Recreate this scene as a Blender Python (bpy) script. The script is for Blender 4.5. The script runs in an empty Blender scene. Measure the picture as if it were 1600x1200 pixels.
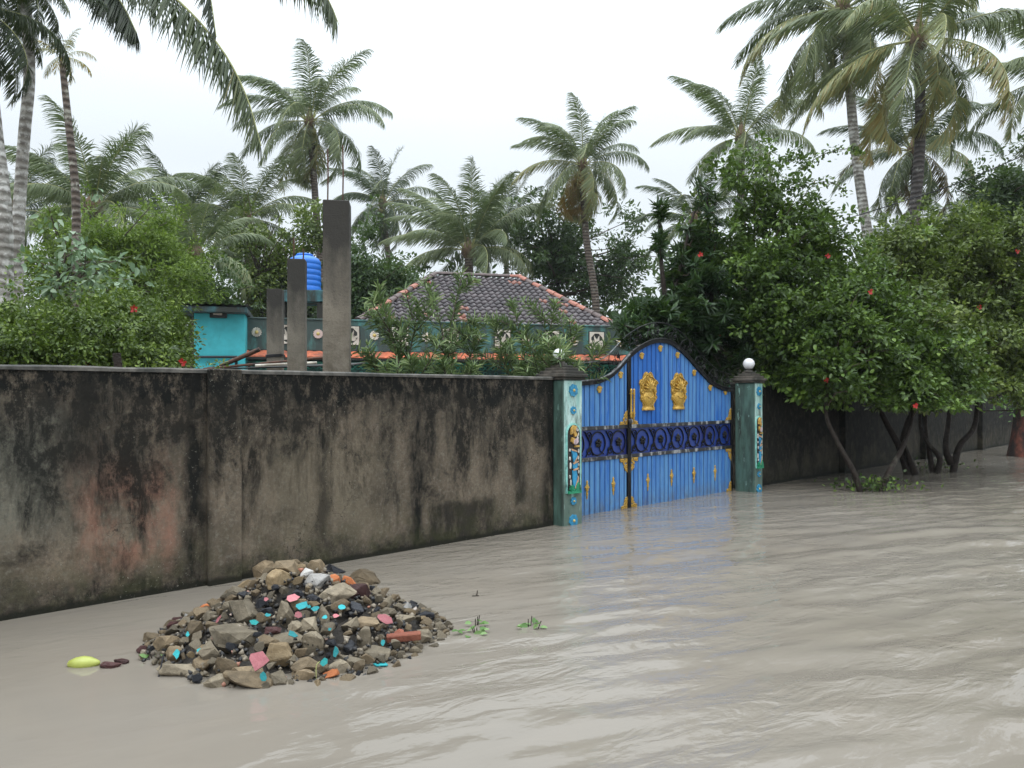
import bpy, bmesh, math, random
import numpy as np
from mathutils import Vector, Matrix

# ------------------------------------------------------------------ camera
C = bpy.context.scene.collection
scn = bpy.context.scene
cam_d = bpy.data.cameras.new('camera'); cam = bpy.data.objects.new('camera', cam_d); C.objects.link(cam)
CZ = 1.5; F = 1200.0; HY = 616.0
cam.location = (0, 0, CZ); cam.rotation_euler = (math.radians(90), 0, 0)
cam_d.sensor_width = 36; cam_d.lens = 27.0; cam_d.shift_y = 0.0100
cam_d.clip_start = 0.05; cam_d.clip_end = 2000
scn.camera = cam
scn.render.resolution_x = 1024; scn.render.resolution_y = 768

# ------------------------------------------------------------------ world: bright overcast sky over a Nishita sky
world = bpy.data.worlds.new("World"); scn.world = world; world.use_nodes = True
SUN_EL, SUN_AZ = math.radians(58), math.radians(200)


def nd(t, typ, ins=None, **attrs):
    n = t.nodes.new(typ)
    for k, v in attrs.items():
        setattr(n, k, v)
    for k, v in (ins or {}).items():
        s = n.inputs[k]
        if isinstance(v, bpy.types.NodeSocket):
            t.links.new(v, s)
        elif isinstance(v, (tuple, list)) and s.type == 'RGBA' and len(v) == 3:
            s.default_value = (*v, 1)
        else:
            s.default_value = v
    return n


def mth(t, op, a, b=0.0, c=None, clamp=False):
    n = t.nodes.new('ShaderNodeMath'); n.operation = op; n.use_clamp = clamp
    for i, v in enumerate((a, b) if c is None else (a, b, c)):
        if isinstance(v, bpy.types.NodeSocket): t.links.new(v, n.inputs[i])
        else: n.inputs[i].default_value = v
    return n.outputs[0]


def mix(t, f, a, b, mode='MIX'):
    n = t.nodes.new('ShaderNodeMix'); n.data_type = 'RGBA'; n.blend_type = mode
    for i, v in ((0, f), (6, a), (7, b)):
        if isinstance(v, bpy.types.NodeSocket): t.links.new(v, n.inputs[i])
        elif i == 0: n.inputs[i].default_value = v
        else: n.inputs[i].default_value = (*v[:3], 1)
    return n.outputs[2]


def rng(t, v, a, b, c=0.0, d=1.0, smooth=False):
    n = nd(t, 'ShaderNodeMapRange', {0: v, 1: a, 2: b, 3: c, 4: d})
    if smooth: n.interpolation_type = 'SMOOTHSTEP'
    return n.outputs[0]


def ramp(t, f, stops):
    n = t.nodes.new('ShaderNodeValToRGB'); e = n.color_ramp.elements
    while len(e) < len(stops): e.new(0.5)
    for el, (p, c) in zip(e, stops): el.position = p; el.color = (*c, 1)
    t.links.new(f, n.inputs[0]); return n.outputs[0]


def noise(t, co, scale, detail=4, rough=.55, st=(1, 1, 1), dist=0.0, col=False, off=(0, 0, 0)):
    m = nd(t, 'ShaderNodeMapping', {0: co, 1: off, 3: st})
    n = nd(t, 'ShaderNodeTexNoise', {'Vector': m.outputs[0], 'Scale': scale, 'Detail': detail, 'Roughness': rough, 'Distortion': dist})
    return n.outputs[1 if col else 0]


wt = world.node_tree
bg = wt.nodes['Background']
sky = nd(wt, 'ShaderNodeTexSky', sky_type='NISHITA', sun_disc=False, sun_elevation=SUN_EL, sun_rotation=SUN_AZ, dust_density=4.0)
skys = nd(wt, 'ShaderNodeVectorMath', {0: sky.outputs[0], 'Scale': 0.10}, operation='SCALE').outputs[0]
wco = nd(wt, 'ShaderNodeTexCoord').outputs['Generated']
wz = nd(wt, 'ShaderNodeSeparateXYZ', {0: wco}).outputs[2]
wz = mth(wt, 'MAXIMUM', wz, 0.0)
lum = mth(wt, 'MULTIPLY_ADD', mth(wt, 'POWER', mth(wt, 'MAXIMUM', mth(wt, 'SUBTRACT', wz, .27), 0.0), 1.4), 4.9, mth(wt, 'MULTIPLY_ADD', wz, .22, .99))          # overcast dome: zenith about three times the horizon
cl = noise(wt, wco, 2.2, 4, .5, (1, 1, 2.5))
lum = mth(wt, 'MULTIPLY', lum, rng(wt, cl, .3, .7, .955, 1.03))
cloud = nd(wt, 'ShaderNodeVectorMath', {0: (0.90, 0.975, 1.03), 'Scale': lum}, operation='SCALE').outputs[0]
wcol = mix(wt, 0.93, skys, cloud)
wt.links.new(wcol, bg.inputs[0]); bg.inputs[1].default_value = 1.0

sun_d = bpy.data.lights.new('sun', 'SUN'); sun_d.energy = 0.7; sun_d.angle = math.radians(25); sun_d.color = (1, .97, .92)
sun = bpy.data.objects.new('sun', sun_d); C.objects.link(sun)
sun.rotation_euler = (math.radians(32), 0, math.radians(-25))

scn.view_settings.view_transform = 'Standard'; scn.view_settings.look = 'None'
scn.view_settings.exposure = 0.0; scn.view_settings.gamma = 1.0; scn.view_settings.use_curve_mapping = False

# ------------------------------------------------------------------ helpers


def at(px, py, D):
    return Vector(((px - 800) / F * D, D, CZ + (HY - py) / F * D))


def smooth_path(pts, n=5):
    P = [np.array(p, float) for p in pts]
    if len(P) < 3: return [Vector(p) for p in P]
    P = [2 * P[0] - P[1]] + P + [2 * P[-1] - P[-2]]
    out = []
    for i in range(1, len(P) - 2):
        for k in range(n):
            t = k / n
            out.append(Vector(.5 * ((2 * P[i]) + (-P[i - 1] + P[i + 1]) * t + (2 * P[i - 1] - 5 * P[i] + 4 * P[i + 1] - P[i + 2]) * t * t + (-P[i - 1] + 3 * P[i] - 3 * P[i + 1] + P[i + 2]) * t ** 3)))
    out.append(Vector(P[-2]))
    return out


class MB:
    def __init__(s): s.v = []; s.f = []; s.m = []; s.sm = []

    def add(s, vs, fs, mi=0, smooth=False):
        o = len(s.v); s.v += [tuple(v) for v in vs]
        for f in fs: s.f.append(tuple(i + o for i in f)); s.m.append(mi); s.sm.append(smooth)

    def box(s, a, b, mi=0, M=None, bev=0.0):
        x0, y0, z0 = a; x1, y1, z1 = b
        if bev > 0:
            bm = bmesh.new(); bmesh.ops.create_cube(bm, size=1)
            bmesh.ops.scale(bm, vec=(x1 - x0, y1 - y0, z1 - z0), verts=bm.verts)
            bmesh.ops.translate(bm, vec=((x0 + x1) / 2, (y0 + y1) / 2, (z0 + z1) / 2), verts=bm.verts)
            bmesh.ops.bevel(bm, geom=bm.edges[:], offset=bev, segments=1, affect='EDGES')
            s.bm(bm, mi, M); return
        vs = [(x0, y0, z0), (x1, y0, z0), (x1, y1, z0), (x0, y1, z0), (x0, y0, z1), (x1, y0, z1), (x1, y1, z1), (x0, y1, z1)]
        if M: vs = [M @ Vector(v) for v in vs]
        s.add(vs, [(0, 3, 2, 1), (4, 5, 6, 7), (0, 1, 5, 4), (1, 2, 6, 5), (2, 3, 7, 6), (3, 0, 4, 7)], mi)

    def bm(s, bm, mi=0, M=None, smooth=False):
        bm.verts.index_update()
        vs = [(M @ v.co) if M else v.co.copy() for v in bm.verts]
        s.add(vs, [[v.index for v in f.verts] for f in bm.faces], mi, smooth); bm.free()

    def tube(s, pts, r, n=8, mi=0, smooth=True, cap=True):
        pts = [Vector(p) for p in pts]; R = r if isinstance(r, (list, tuple)) else [r] * len(pts)
        if len(R) != len(pts): R = list(np.interp(np.linspace(0, 1, len(pts)), np.linspace(0, 1, len(R)), R))
        vs = []; ref = None
        for i, p in enumerate(pts):
            d = (pts[min(i + 1, len(pts) - 1)] - pts[max(i - 1, 0)])
            d = d.normalized() if d.length > 1e-9 else Vector((0, 0, 1))
            if ref is None: ref = Vector((0, 1, 0)) if abs(d.y) < .9 else Vector((1, 0, 0))
            a = d.cross(ref)
            if a.length < 1e-4: a = d.cross(Vector((1, 0.3, 0)))
            a.normalize(); b = a.cross(d).normalized(); ref = b if i else b
            for k in range(n):
                an = 2 * math.pi * k / n
                vs.append(p + (a * math.cos(an) + b * math.sin(an)) * R[i])
        fs = [(i * n + k, i * n + (k + 1) % n, (i + 1) * n + (k + 1) % n, (i + 1) * n + k) for i in range(len(pts) - 1) for k in range(n)]
        s.add(vs, fs, mi, smooth)
        if cap: s.add(vs[:n], [tuple(range(n))[::-1]], mi); s.add(vs[-n:], [tuple(range(n))], mi)

    def lathe(s, prof, n=16, mi=0, M=None, smooth=True):
        vs = []
        for r, z in prof:
            for k in range(n):
                a = 2 * math.pi * k / n; vs.append(Vector((r * math.cos(a), r * math.sin(a), z)))
        if M: vs = [M @ v for v in vs]
        s.add(vs, [(i * n + k, i * n + (k + 1) % n, (i + 1) * n + (k + 1) % n, (i + 1) * n + k) for i in range(len(prof) - 1) for k in range(n)], mi, smooth)

    def prism(s, poly, y0, y1, mi=0, M=None):   # polygon in xz, extruded along y
        n = len(poly)
        vs = [Vector((x, y0, z)) for x, z in poly] + [Vector((x, y1, z)) for x, z in poly]
        if M: vs = [M @ v for v in vs]
        s.add(vs, [tuple(range(n)), tuple(range(2 * n - 1, n - 1, -1))] + [(k, k + n, (k + 1) % n + n, (k + 1) % n) for k in range(n)], mi)

    def build(s, name, mats, parent=None, loc=None, rz=0, normals=True):
        me = bpy.data.meshes.new(name); me.from_pydata(s.v, [], s.f)
        for m in (mats if isinstance(mats, (list, tuple)) else [mats]): me.materials.append(m)
        me.polygons.foreach_set('material_index', s.m); me.polygons.foreach_set('use_smooth', s.sm)
        if normals:
            bm = bmesh.new(); bm.from_mesh(me); bmesh.ops.recalc_face_normals(bm, faces=bm.faces); bm.to_mesh(me); bm.free()
        me.update()
        o = bpy.data.objects.new(name, me); C.objects.link(o)
        if parent: o.parent = parent
        if loc: o.location = loc
        if rz: o.rotation_euler = (0, 0, rz)
        return o


def np_mesh(name, verts, quads=None, tris=None, mats=(), mi=None, v=None, smooth=False, parent=None):
    """fast mesh from arrays; v = per-face float attribute"""
    nq = 0 if quads is None else len(quads); nt = 0 if tris is None else len(tris)
    me = bpy.data.meshes.new(name)
    me.vertices.add(len(verts)); me.vertices.foreach_set('co', np.asarray(verts, np.float32).ravel())
    loops = np.concatenate([a.ravel() for a in (quads, tris) if a is not None and len(a)])
    starts = np.concatenate([np.arange(nq) * 4, nq * 4 + np.arange(nt) * 3]); tot = np.concatenate([np.full(nq, 4), np.full(nt, 3)])
    me.loops.add(len(loops)); me.loops.foreach_set('vertex_index', loops.astype(np.int32))
    me.polygons.add(nq + nt); me.polygons.foreach_set('loop_start', starts.astype(np.int32)); me.polygons.foreach_set('loop_total', tot.astype(np.int32))
    for m in mats: me.materials.append(m)
    if mi is not None: me.polygons.foreach_set('material_index', np.asarray(mi, np.int32))
    if smooth: me.polygons.foreach_set('use_smooth', np.ones(nq + nt, bool))
    me.update(calc_edges=True)
    if v is not None:
        a = me.attributes.new('v', 'FLOAT', 'FACE'); a.data.foreach_set('value', np.asarray(v, np.float32))
    o = bpy.data.objects.new(name, me); C.objects.link(o)
    if parent: o.parent = parent
    return o


def tag(o, label, cat, group=None, kind=None):
    if label: o['label'] = label
    if cat: o['category'] = cat
    if group: o['group'] = group
    if kind: o['kind'] = kind
    return o


def thing(name, label, cat, loc=(0, 0, 0), rz=0, group=None):
    o = bpy.data.objects.new(name, None); C.objects.link(o); o.location = loc; o.rotation_euler = (0, 0, rz)
    o.empty_display_size = .1
    return tag(o, label, cat, group)


# ------------------------------------------------------------------ materials
def new_mat(name):
    m = bpy.data.materials.new(name); m.use_nodes = True; t = m.node_tree
    return m, t, t.nodes['Principled BSDF'], nd(t, 'ShaderNodeTexCoord')


def bump(t, b, h, strength=.5, dist=.01, nrm=None):
    ins = {'Strength': strength, 'Distance': dist, 'Height': h}
    if nrm: ins['Normal'] = nrm
    n = nd(t, 'ShaderNodeBump', ins); t.links.new(n.outputs[0], b.inputs['Normal']); return n.outputs[0]


def simple(name, col, rough=.6, var=.25, scale=12, bmp=.3, bd=.004, metal=0.0, dirt=None, dirt_amt=.5, spec=.5):
    m, t, b, tc = new_mat(name); co = tc.outputs['Object']
    n1 = noise(t, co, scale, 5, .6)
    c = mix(t, rng(t, n1, .3, .7), [x * (1 - var) for x in col], [min(1, x * (1 + var)) for x in col])
    if dirt:
        n2 = noise(t, co, scale * .45, 6, .65, (1, 1, .35), off=(3, 7, 1))
        c = mix(t, rng(t, n2, .62 - dirt_amt * .25, .72 - dirt_amt * .2), c, dirt)
    t.links.new(c, b.inputs['Base Color']); b.inputs['Roughness'].default_value = rough; b.inputs['Metallic'].default_value = metal
    b.inputs['Specular IOR Level'].default_value = spec
    if bmp: bump(t, b, noise(t, co, scale * 3, 5, .6), bmp, bd)
    return m


def leaf_mat(name, cols, rough=.38, trans=.2, spec=.32):
    m, t, b, tc = new_mat(name)
    a = nd(t, 'ShaderNodeAttribute', attribute_name='v').outputs['Fac']
    n = len(cols); c = ramp(t, a, [(p, k) for p, k in cols])
    c = mix(t, rng(t, noise(t, tc.outputs['Object'], 1.3, 3), .35, .7, 0, .35), c, [x * .6 for x in cols[n // 2][1]])
    t.links.new(c, b.inputs['Base Color']); b.inputs['Roughness'].default_value = rough + .04; b.inputs['Specular IOR Level'].default_value = spec
    tr = nd(t, 'ShaderNodeBsdfTranslucent', {0: mix(t, .5, c, (.16, .26, .03))})
    mx = nd(t, 'ShaderNodeMixShader', {0: trans, 1: b.outputs[0], 2: tr.outputs[0]})
    t.links.new(mx.outputs[0], t.nodes['Material Output'].inputs[0])
    return m


M = {}
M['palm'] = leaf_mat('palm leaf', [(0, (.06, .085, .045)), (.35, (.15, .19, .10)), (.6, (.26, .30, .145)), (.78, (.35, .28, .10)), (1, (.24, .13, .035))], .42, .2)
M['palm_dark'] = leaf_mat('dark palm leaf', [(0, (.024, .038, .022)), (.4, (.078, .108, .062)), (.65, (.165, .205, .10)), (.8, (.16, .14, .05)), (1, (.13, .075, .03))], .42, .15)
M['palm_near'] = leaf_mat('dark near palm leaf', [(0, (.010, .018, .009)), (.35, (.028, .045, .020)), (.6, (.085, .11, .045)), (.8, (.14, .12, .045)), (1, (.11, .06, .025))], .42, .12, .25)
M['palm_yellow'] = leaf_mat('yellowed palm leaf', [(0, (.09, .10, .025)), (.3, (.20, .19, .03)), (.5, (.40, .25, .025)), (1, (.28, .12, .02))], .6, .2)
M['rachis'] = simple('palm rib', (.30, .31, .12), .5, .3, 6, 0)
M['hib'] = leaf_mat('hibiscus leaf', [(0, (.014, .030, .009)), (.42, (.040, .078, .018)), (.65, (.090, .160, .030)), (.85, (.19, .29, .055)), (.985, (.25, .34, .09)), (1, (.42, .22, .09))], .33, .25)
M['hib2'] = leaf_mat('olive hibiscus leaf', [(0, (.020, .034, .011)), (.38, (.058, .090, .023)), (.62, (.13, .18, .040)), (.85, (.25, .31, .07)), (.98, (.28, .33, .10)), (1, (.44, .22, .09))], .35, .25)
M['hedge'] = leaf_mat('hedge leaf', [(0, (.018, .034, .009)), (.4, (.055, .095, .018)), (.65, (.12, .18, .03)), (.88, (.23, .31, .05)), (1, (.30, .36, .09))], .38, .25)
M['bright'] = leaf_mat('bright feathery leaf', [(0, (.045, .075, .014)), (.5, (.125, .20, .028)), (1, (.30, .40, .07))], .5, .35)
M['mid'] = leaf_mat('mid green leaf', [(0, (.025, .05, .02)), (.5, (.055, .10, .035)), (1, (.12, .18, .06))], .42, .25)
M['dark'] = leaf_mat('dark glossy leaf', [(0, (.010, .024, .010)), (.5, (.022, .052, .018)), (.85, (.06, .12, .03)), (1, (.11, .19, .05))], .3, .15)
M['silver'] = leaf_mat('silvery leaf', [(0, (.07, .14, .07)), (.5, (.18, .28, .16)), (1, (.36, .45, .32))], .35, .2)
M['oleander'] = leaf_mat('oleander leaf', [(0, (.035, .06, .03)), (.45, (.10, .16, .07)), (.8, (.23, .31, .13)), (1, (.38, .45, .22))], .38, .2)
M['weed'] = leaf_mat('weed leaf', [(0, (.06, .14, .03)), (.5, (.13, .26, .07)), (1, (.28, .42, .18))], .4, .3)
M['fibre'] = simple('brown palm fibre', (.12, .08, .045), .8, .5, 9, .8, .02)
M['flower'] = simple('red flower', (.40, .018, .015), .5, .3, 30, 0)
M['bark'] = simple('wet dark bark', (.030, .023, .019), .6, .5, 14, .8, .02, dirt=(.08, .075, .06), dirt_amt=.2, spec=.15)
M['twig'] = simple('twig bark', (.07, .052, .036), .7, .4, 20, 0)
M['bark_red'] = simple('reddish bark', (.16, .05, .03), .7, .5, 10, 1, .03, dirt=(.03, .02, .018), dirt_amt=.9)


def trunk_mat(name, base, dark, lichen, la=.5):
    m, t, b, tc = new_mat(name); co = tc.outputs['Object']
    z = nd(t, 'ShaderNodeSeparateXYZ', {0: co}).outputs[2]
    w = noise(t, co, 3, 3)
    rings = mth(t, 'SINE', mth(t, 'MULTIPLY', mth(t, 'ADD', z, mth(t, 'MULTIPLY', w, .12)), 48.0))
    c = mix(t, rng(t, rings, -.2, .9), base, dark)
    c = mix(t, rng(t, noise(t, co, 5, 6, .7), .62 - .2 * la, .68 - .16 * la), c, lichen)
    c = mix(t, rng(t, noise(t, co, 2.2, 4, .6, off=(4, 4, 4)), .55, .7), c, dark)
    t.links.new(c, b.inputs['Base Color']); b.inputs['Roughness'].default_value = .75
    bump(t, b, mth(t, 'ADD', rings, noise(t, co, 30, 4)), .6, .02)
    return m


M['trunk_grey'] = trunk_mat('pale palm trunk', (.30, .285, .255), (.17, .155, .135), (.50, .49, .46), .7)
M['trunk_dark'] = trunk_mat('dark palm trunk', (.07, .06, .055), (.028, .024, .022), (.20, .20, .18), .25)
M['trunk_brown'] = trunk_mat('brown palm trunk', (.13, .10, .08), (.06, .045, .035), (.25, .24, .2), .3)
M['coconut'] = simple('coconut husk', (.22, .20, .06), .5, .4, 8, .2)


def wall_mat(name, seed=0.0, dark=0.0):
    """weathered rendered wall in its own s/z coordinates: brown-grey render, black mould, runs, lichen, pink paint remains"""
    m, t, b, tc = new_mat(name); co = tc.outputs['Object']
    sp = nd(t, 'ShaderNodeSeparateXYZ', {0: co}); X, Z = sp.outputs[0], sp.outputs[2]
    o = (seed, seed * 2, seed)
    base = mix(t, rng(t, noise(t, co, 2.0, 6, .62, (1, 1, .6), off=o), .3, .72), (.076, .062, .046), (.235, .184, .134))
    base = mix(t, rng(t, noise(t, co, 5.0, 6, .7, (1, 1, .5), off=(9, 2, 5)), .45, .75, 0, .7), base, (.115, .10, .072))
    base = mix(t, rng(t, noise(t, co, 38.0, 4, .7), .4, .75, 0, .5), base, (.05, .045, .038))
    base = mix(t, rng(t, noise(t, co, 26.0, 5, .75, off=(2, 9, 1)), .5, .7, 0, .55), base, (.24, .22, .18))

    def blob(x0, x1, z0, z1, soft=.25, ns=3.0, amp=.35):
        n_ = noise(t, co, ns, 5, .65, (1, 1, .55), off=(x0, z0, 3.3))
        wob = mth(t, 'MULTIPLY_ADD', n_, amp * 2, -amp)
        xx = mth(t, 'ADD', X, wob); zz = mth(t, 'ADD', Z, wob)
        a = mth(t, 'MULTIPLY', rng(t, xx, x0 - soft, x0 + soft, smooth=True), rng(t, xx, x1 - soft, x1 + soft, 1, 0, True))
        c_ = mth(t, 'MULTIPLY', rng(t, zz, z0 - soft, z0 + soft, smooth=True), rng(t, zz, z1 - soft, z1 + soft, 1, 0, True))
        return mth(t, 'MULTIPLY', a, c_)
    if seed == 0.0:
        pk = mth(t, 'MULTIPLY', blob(-4.95, -4.18, .22, .98, .2), rng(t, noise(t, co, 4.5, 6, .72, (1, 1, .55), off=(7, 7, 7)), .40, .58))
        base = mix(t, mth(t, 'MULTIPLY', pk, .8), base, (.27, .135, .095))
        gl = blob(-5.6, -5.0, .5, 1.35, .2)
        base = mix(t, mth(t, 'MULTIPLY', gl, .35), base, (.17, .19, .16))
        br = blob(-3.5, -2.4, .3, 1.1, .2)
        base = mix(t, mth(t, 'MULTIPLY', br, .4), base, (.185, .155, .108))
    # black mould: blotches, and runs from the coping
    r1 = noise(t, co, 2.0, 7, .70, (1, 1, .30), off=(seed, 0, 0), dist=.35)
    r2 = noise(t, co, 8.0, 6, .72, (1, 1, .22), off=(5, seed, 0), dist=.2)
    hz = rng(t, Z, .2, 1.7, -.11, .15)
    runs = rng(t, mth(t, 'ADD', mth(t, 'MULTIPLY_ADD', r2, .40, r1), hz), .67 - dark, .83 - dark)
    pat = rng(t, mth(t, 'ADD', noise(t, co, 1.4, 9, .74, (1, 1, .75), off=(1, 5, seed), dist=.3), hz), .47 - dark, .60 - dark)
    foot = mth(t, 'MULTIPLY', rng(t, mth(t, 'ADD', Z, mth(t, 'MULTIPLY', noise(t, co, 3.5, 7, .75, off=(6, 1, 2)), .8)), .42, .66, 1, 0), .92)
    top = rng(t, mth(t, 'MULTIPLY_ADD', noise(t, co, 2.2, 7, .7, (1, 1, .4), off=(8, 8, seed)), .9, Z), 1.70, 1.95)
    d = mth(t, 'MAXIMUM', mth(t, 'MAXIMUM', mth(t, 'MULTIPLY', runs, .92), mth(t, 'MULTIPLY', pat, .9)), mth(t, 'MAXIMUM', foot, top))
    holes = rng(t, noise(t, co, 11, 8, .8, (1, 1, .6), off=(2, 6, seed)), .50, .62, 0, .6)       # worn-through specks in the mould
    d = mth(t, 'MULTIPLY', d, mth(t, 'SUBTRACT', 1.0, holes))
    if seed == 0.0:
        s1 = blob(-2.03, -1.85, -.2, 1.6, .09, 6, .16)
        s2 = blob(-1.84, -.92, -.3, .42, .07, 7, .09)
        s3 = blob(-5.10, -4.70, .9, 1.8, .2, 3, .3)
        s4 = blob(-4.18, -4.0, -.3, 1.8, .06, 6, .10)
        s5 = blob(-.2, .1, -.3, 1.8, .12, 5, .10)
        s6 = blob(-.66, -.45, .3, 1.4, .08, 5, .18)
        s7 = blob(-3.07, -2.9, .1, .95, .06, 6, .12)
        brk = rng(t, noise(t, co, 5, 8, .75, (1, 1, .35), off=(3, 3, 8)), .34, .52, .25, 1.0)
        for s_, a_ in ((s1, 1), (s2, .85), (s3, .9), (s4, .98), (s5, 1), (s6, .8), (s7, .7)):
            d = mth(t, 'MAXIMUM', d, mth(t, 'MULTIPLY', mth(t, 'MULTIPLY', s_, a_), brk))
    c = mix(t, d, base, mix(t, noise(t, co, 4, 3), (.004, .0045, .0045), (.012, .012, .010)))
    cr_ = nd(t, 'ShaderNodeTexVoronoi', {'Vector': nd(t, 'ShaderNodeVectorMath', {0: co, 1: noise(t, co, 3.5, 4, .6, col=True)}, operation='ADD').outputs[0], 'Scale': 1.1}, feature='DISTANCE_TO_EDGE').outputs[0]
    crk = mth(t, 'MULTIPLY', rng(t, cr_, .002, .007, 1, 0), rng(t, noise(t, co, 1.6, 4, .6, off=(5, 5, 5)), .50, .58))
    c = mix(t, mth(t, 'MULTIPLY', crk, .7), c, (.012, .011, .009))
    # moss tint low down
    c = mix(t, mth(t, 'MULTIPLY', rng(t, Z, 0, .5, .5, 0), rng(t, noise(t, co, 6, 5), .4, .6)), c, (.045, .05, .02))
    c = mix(t, rng(t, mth(t, 'MULTIPLY_ADD', noise(t, co, 9, 4, .6), .06, Z), .06, .09, .85, 0), c, (.014, .014, .010))      # soaked band at the waterline
    # lichen flecks
    lic = mth(t, 'MULTIPLY', rng(t, noise(t, co, 42, 6, .75, off=(3, 3, seed)), .60, .645), rng(t, noise(t, co, 1.8, 5, .7, (1, 1, .5), off=(11, 2, 2)), .50, .62))
    c = mix(t, mth(t, 'MULTIPLY', lic, .8), c, (.36, .34, .28))
    if dark: c = mix(t, .55, c, (.012, .014, .013))  # canopy shade painted over the right wall's render colour
    t.links.new(c, b.inputs['Base Color'])
    t.links.new(rng(t, noise(t, co, 6, 4), .3, .7, .7, .95), b.inputs['Roughness']); b.inputs['Specular IOR Level'].default_value = .15
    h = mth(t, 'ADD', mth(t, 'MULTIPLY', noise(t, co, 60, 5, .7), .5), noise(t, co, 9, 6, .7))
    bump(t, b, h, .7, .012)
    return m


M['wall'] = wall_mat('mouldy wall render')
M['wall_r'] = wall_mat('mouldy wall render with canopy shade', 13.0, .12)  # mouldy render copy, darkened to carry the shade under the trees
M['coping'] = simple('coping edge', (.10, .092, .08), .7, .5, 9, .6, .01, dirt=(.035, .035, .03), dirt_amt=.8)


def concrete(name, a, b_, top):
    m, t, b, tc = new_mat(name); co = tc.outputs['Object']
    Z = nd(t, 'ShaderNodeSeparateXYZ', {0: co}).outputs[2]
    c = mix(t, rng(t, noise(t, co, 3, 6, .65), .3, .7), a, b_)
    c = mix(t, rng(t, noise(t, co, 40, 4, .7), .5, .75, 0, .6), c, [x * .5 for x in a])
    d = rng(t, mth(t, 'MULTIPLY_ADD', noise(t, co, 4, 5, .65, (1, 1, .35)), 1.3, Z), top + .25, top + .9)
    d2 = rng(t, noise(t, co, 6, 5, .65, (1, 1, .1), off=(1, 2, 3)), .57, .68, 0, .85)
    c = mix(t, mth(t, 'MAXIMUM', d, d2), c, (.03, .027, .022))
    d3 = mth(t, 'MULTIPLY', rng(t, Z, 1.5, 2.3, .9, 0), rng(t, noise(t, co, 8, 5, .65), .4, .6))
    c = mix(t, d3, c, (.06, .045, .025))
    t.links.new(c, b.inputs['Base Color']); b.inputs['Roughness'].default_value = .85
    bump(t, b, mth(t, 'ADD', noise(t, co, 50, 5, .7), noise(t, co, 12, 5, .6)), .7, .01)
    return m


M['concrete'] = concrete('raw column concrete', (.135, .115, .088), (.225, .195, .152), 2.75)
M['concrete2'] = concrete('grey column concrete', (.125, .11, .086), (.20, .175, .14), 2.75)
M['rust'] = simple('rusty steel', (.08, .035, .02), .8, .4, 20, .4, dirt=(.02, .015, .012))
M['stain_teal'] = simple('stained teal paint', (.065, .225, .21), .7, .4, 3, .3, dirt=(.04, .065, .06), dirt_amt=.95)
M['teal'] = simple('turquoise paint', (.045, .42, .48), .65, .14, 4, .3, dirt=(.03, .22, .25), dirt_amt=.2)
M['teal_dark'] = simple('dark teal paint', (.02, .12, .10), .6, .3, 6, .2, dirt=(.01, .04, .035))
M['teal_light'] = simple('green ornament paint', (.08, .38, .30), .6, .3, 6, .2, dirt=(.02, .12, .10), dirt_amt=.5)
M['slab'] = simple('stained teal slab', (.05, .15, .17), .8, .4, 5, .4, dirt=(.03, .035, .03), dirt_amt=1.0)
M['daisy'] = simple('cream relief paint', (.62, .58, .50), .6, .12, 8, .2, dirt=(.30, .27, .22))
M['daisy_pink'] = simple('pale pink relief paint', (.55, .42, .38), .6, .12, 8, .2)
M['yellow_c'] = simple('ochre relief paint', (.50, .38, .12), .6, .2, 9, .2)
M['orange_tile'] = simple('orange clay tile', (.50, .13, .06), .7, .25, 5, .4, dirt=(.20, .07, .045), dirt_amt=.6)
M['black_gap'] = simple('black stained trim', (.02, .022, .02), .7, .3, 9, .3)
M['white_glass'] = simple('frosted white globe', (.72, .72, .74), .25, .04, 3, 0)
M['cap'] = simple('mossy pillar cap', (.10, .085, .07), .8, .4, 8, .6, .01, dirt=(.03, .028, .022), dirt_amt=.9)
M['black_metal'] = simple('black painted iron', (.006, .006, .007), .5, .4, 20, .3, .003, dirt=(.035, .035, .035), dirt_amt=.3, spec=.2)
M['rail_metal'] = simple('chipped black iron', (.014, .014, .016), .35, .4, 20, .3, .003, dirt=(.34, .35, .36), dirt_amt=.42)
M['silver_metal'] = simple('bare iron', (.16, .17, .18), .35, .4, 14, .2, .003, dirt=(.03, .03, .03), dirt_amt=.7)
M['navy'] = simple('navy sheet', (.006, .034, .21), .4, .2, 7, .2, dirt=(.006, .012, .12))
M['tank'] = simple('blue plastic tank', (.015, .17, .66), .4, .1, 4, 0)
M['pipe_black'] = simple('black pipe', (.015, .015, .02), .4, .2, 9, 0)


def gold_mat():
    m, t, b, tc = new_mat('gold paint'); co = tc.outputs['Object']
    c = mix(t, rng(t, noise(t, co, 60, 5, .7), .35, .65), (.40, .22, .03), (.66, .43, .09))
    c = mix(t, rng(t, noise(t, co, 90, 3, .7, off=(3, 2, 1)), .55, .64, 0, .85), c, (.10, .05, .015))  # dark flecks paint crevice shade into the gold
    t.links.new(c, b.inputs['Base Color']); b.inputs['Roughness'].default_value = .35; b.inputs['Metallic'].default_value = .35
    bump(t, b, noise(t, co, 45, 4), .5, .01); return m


M['gold'] = gold_mat()


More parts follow.
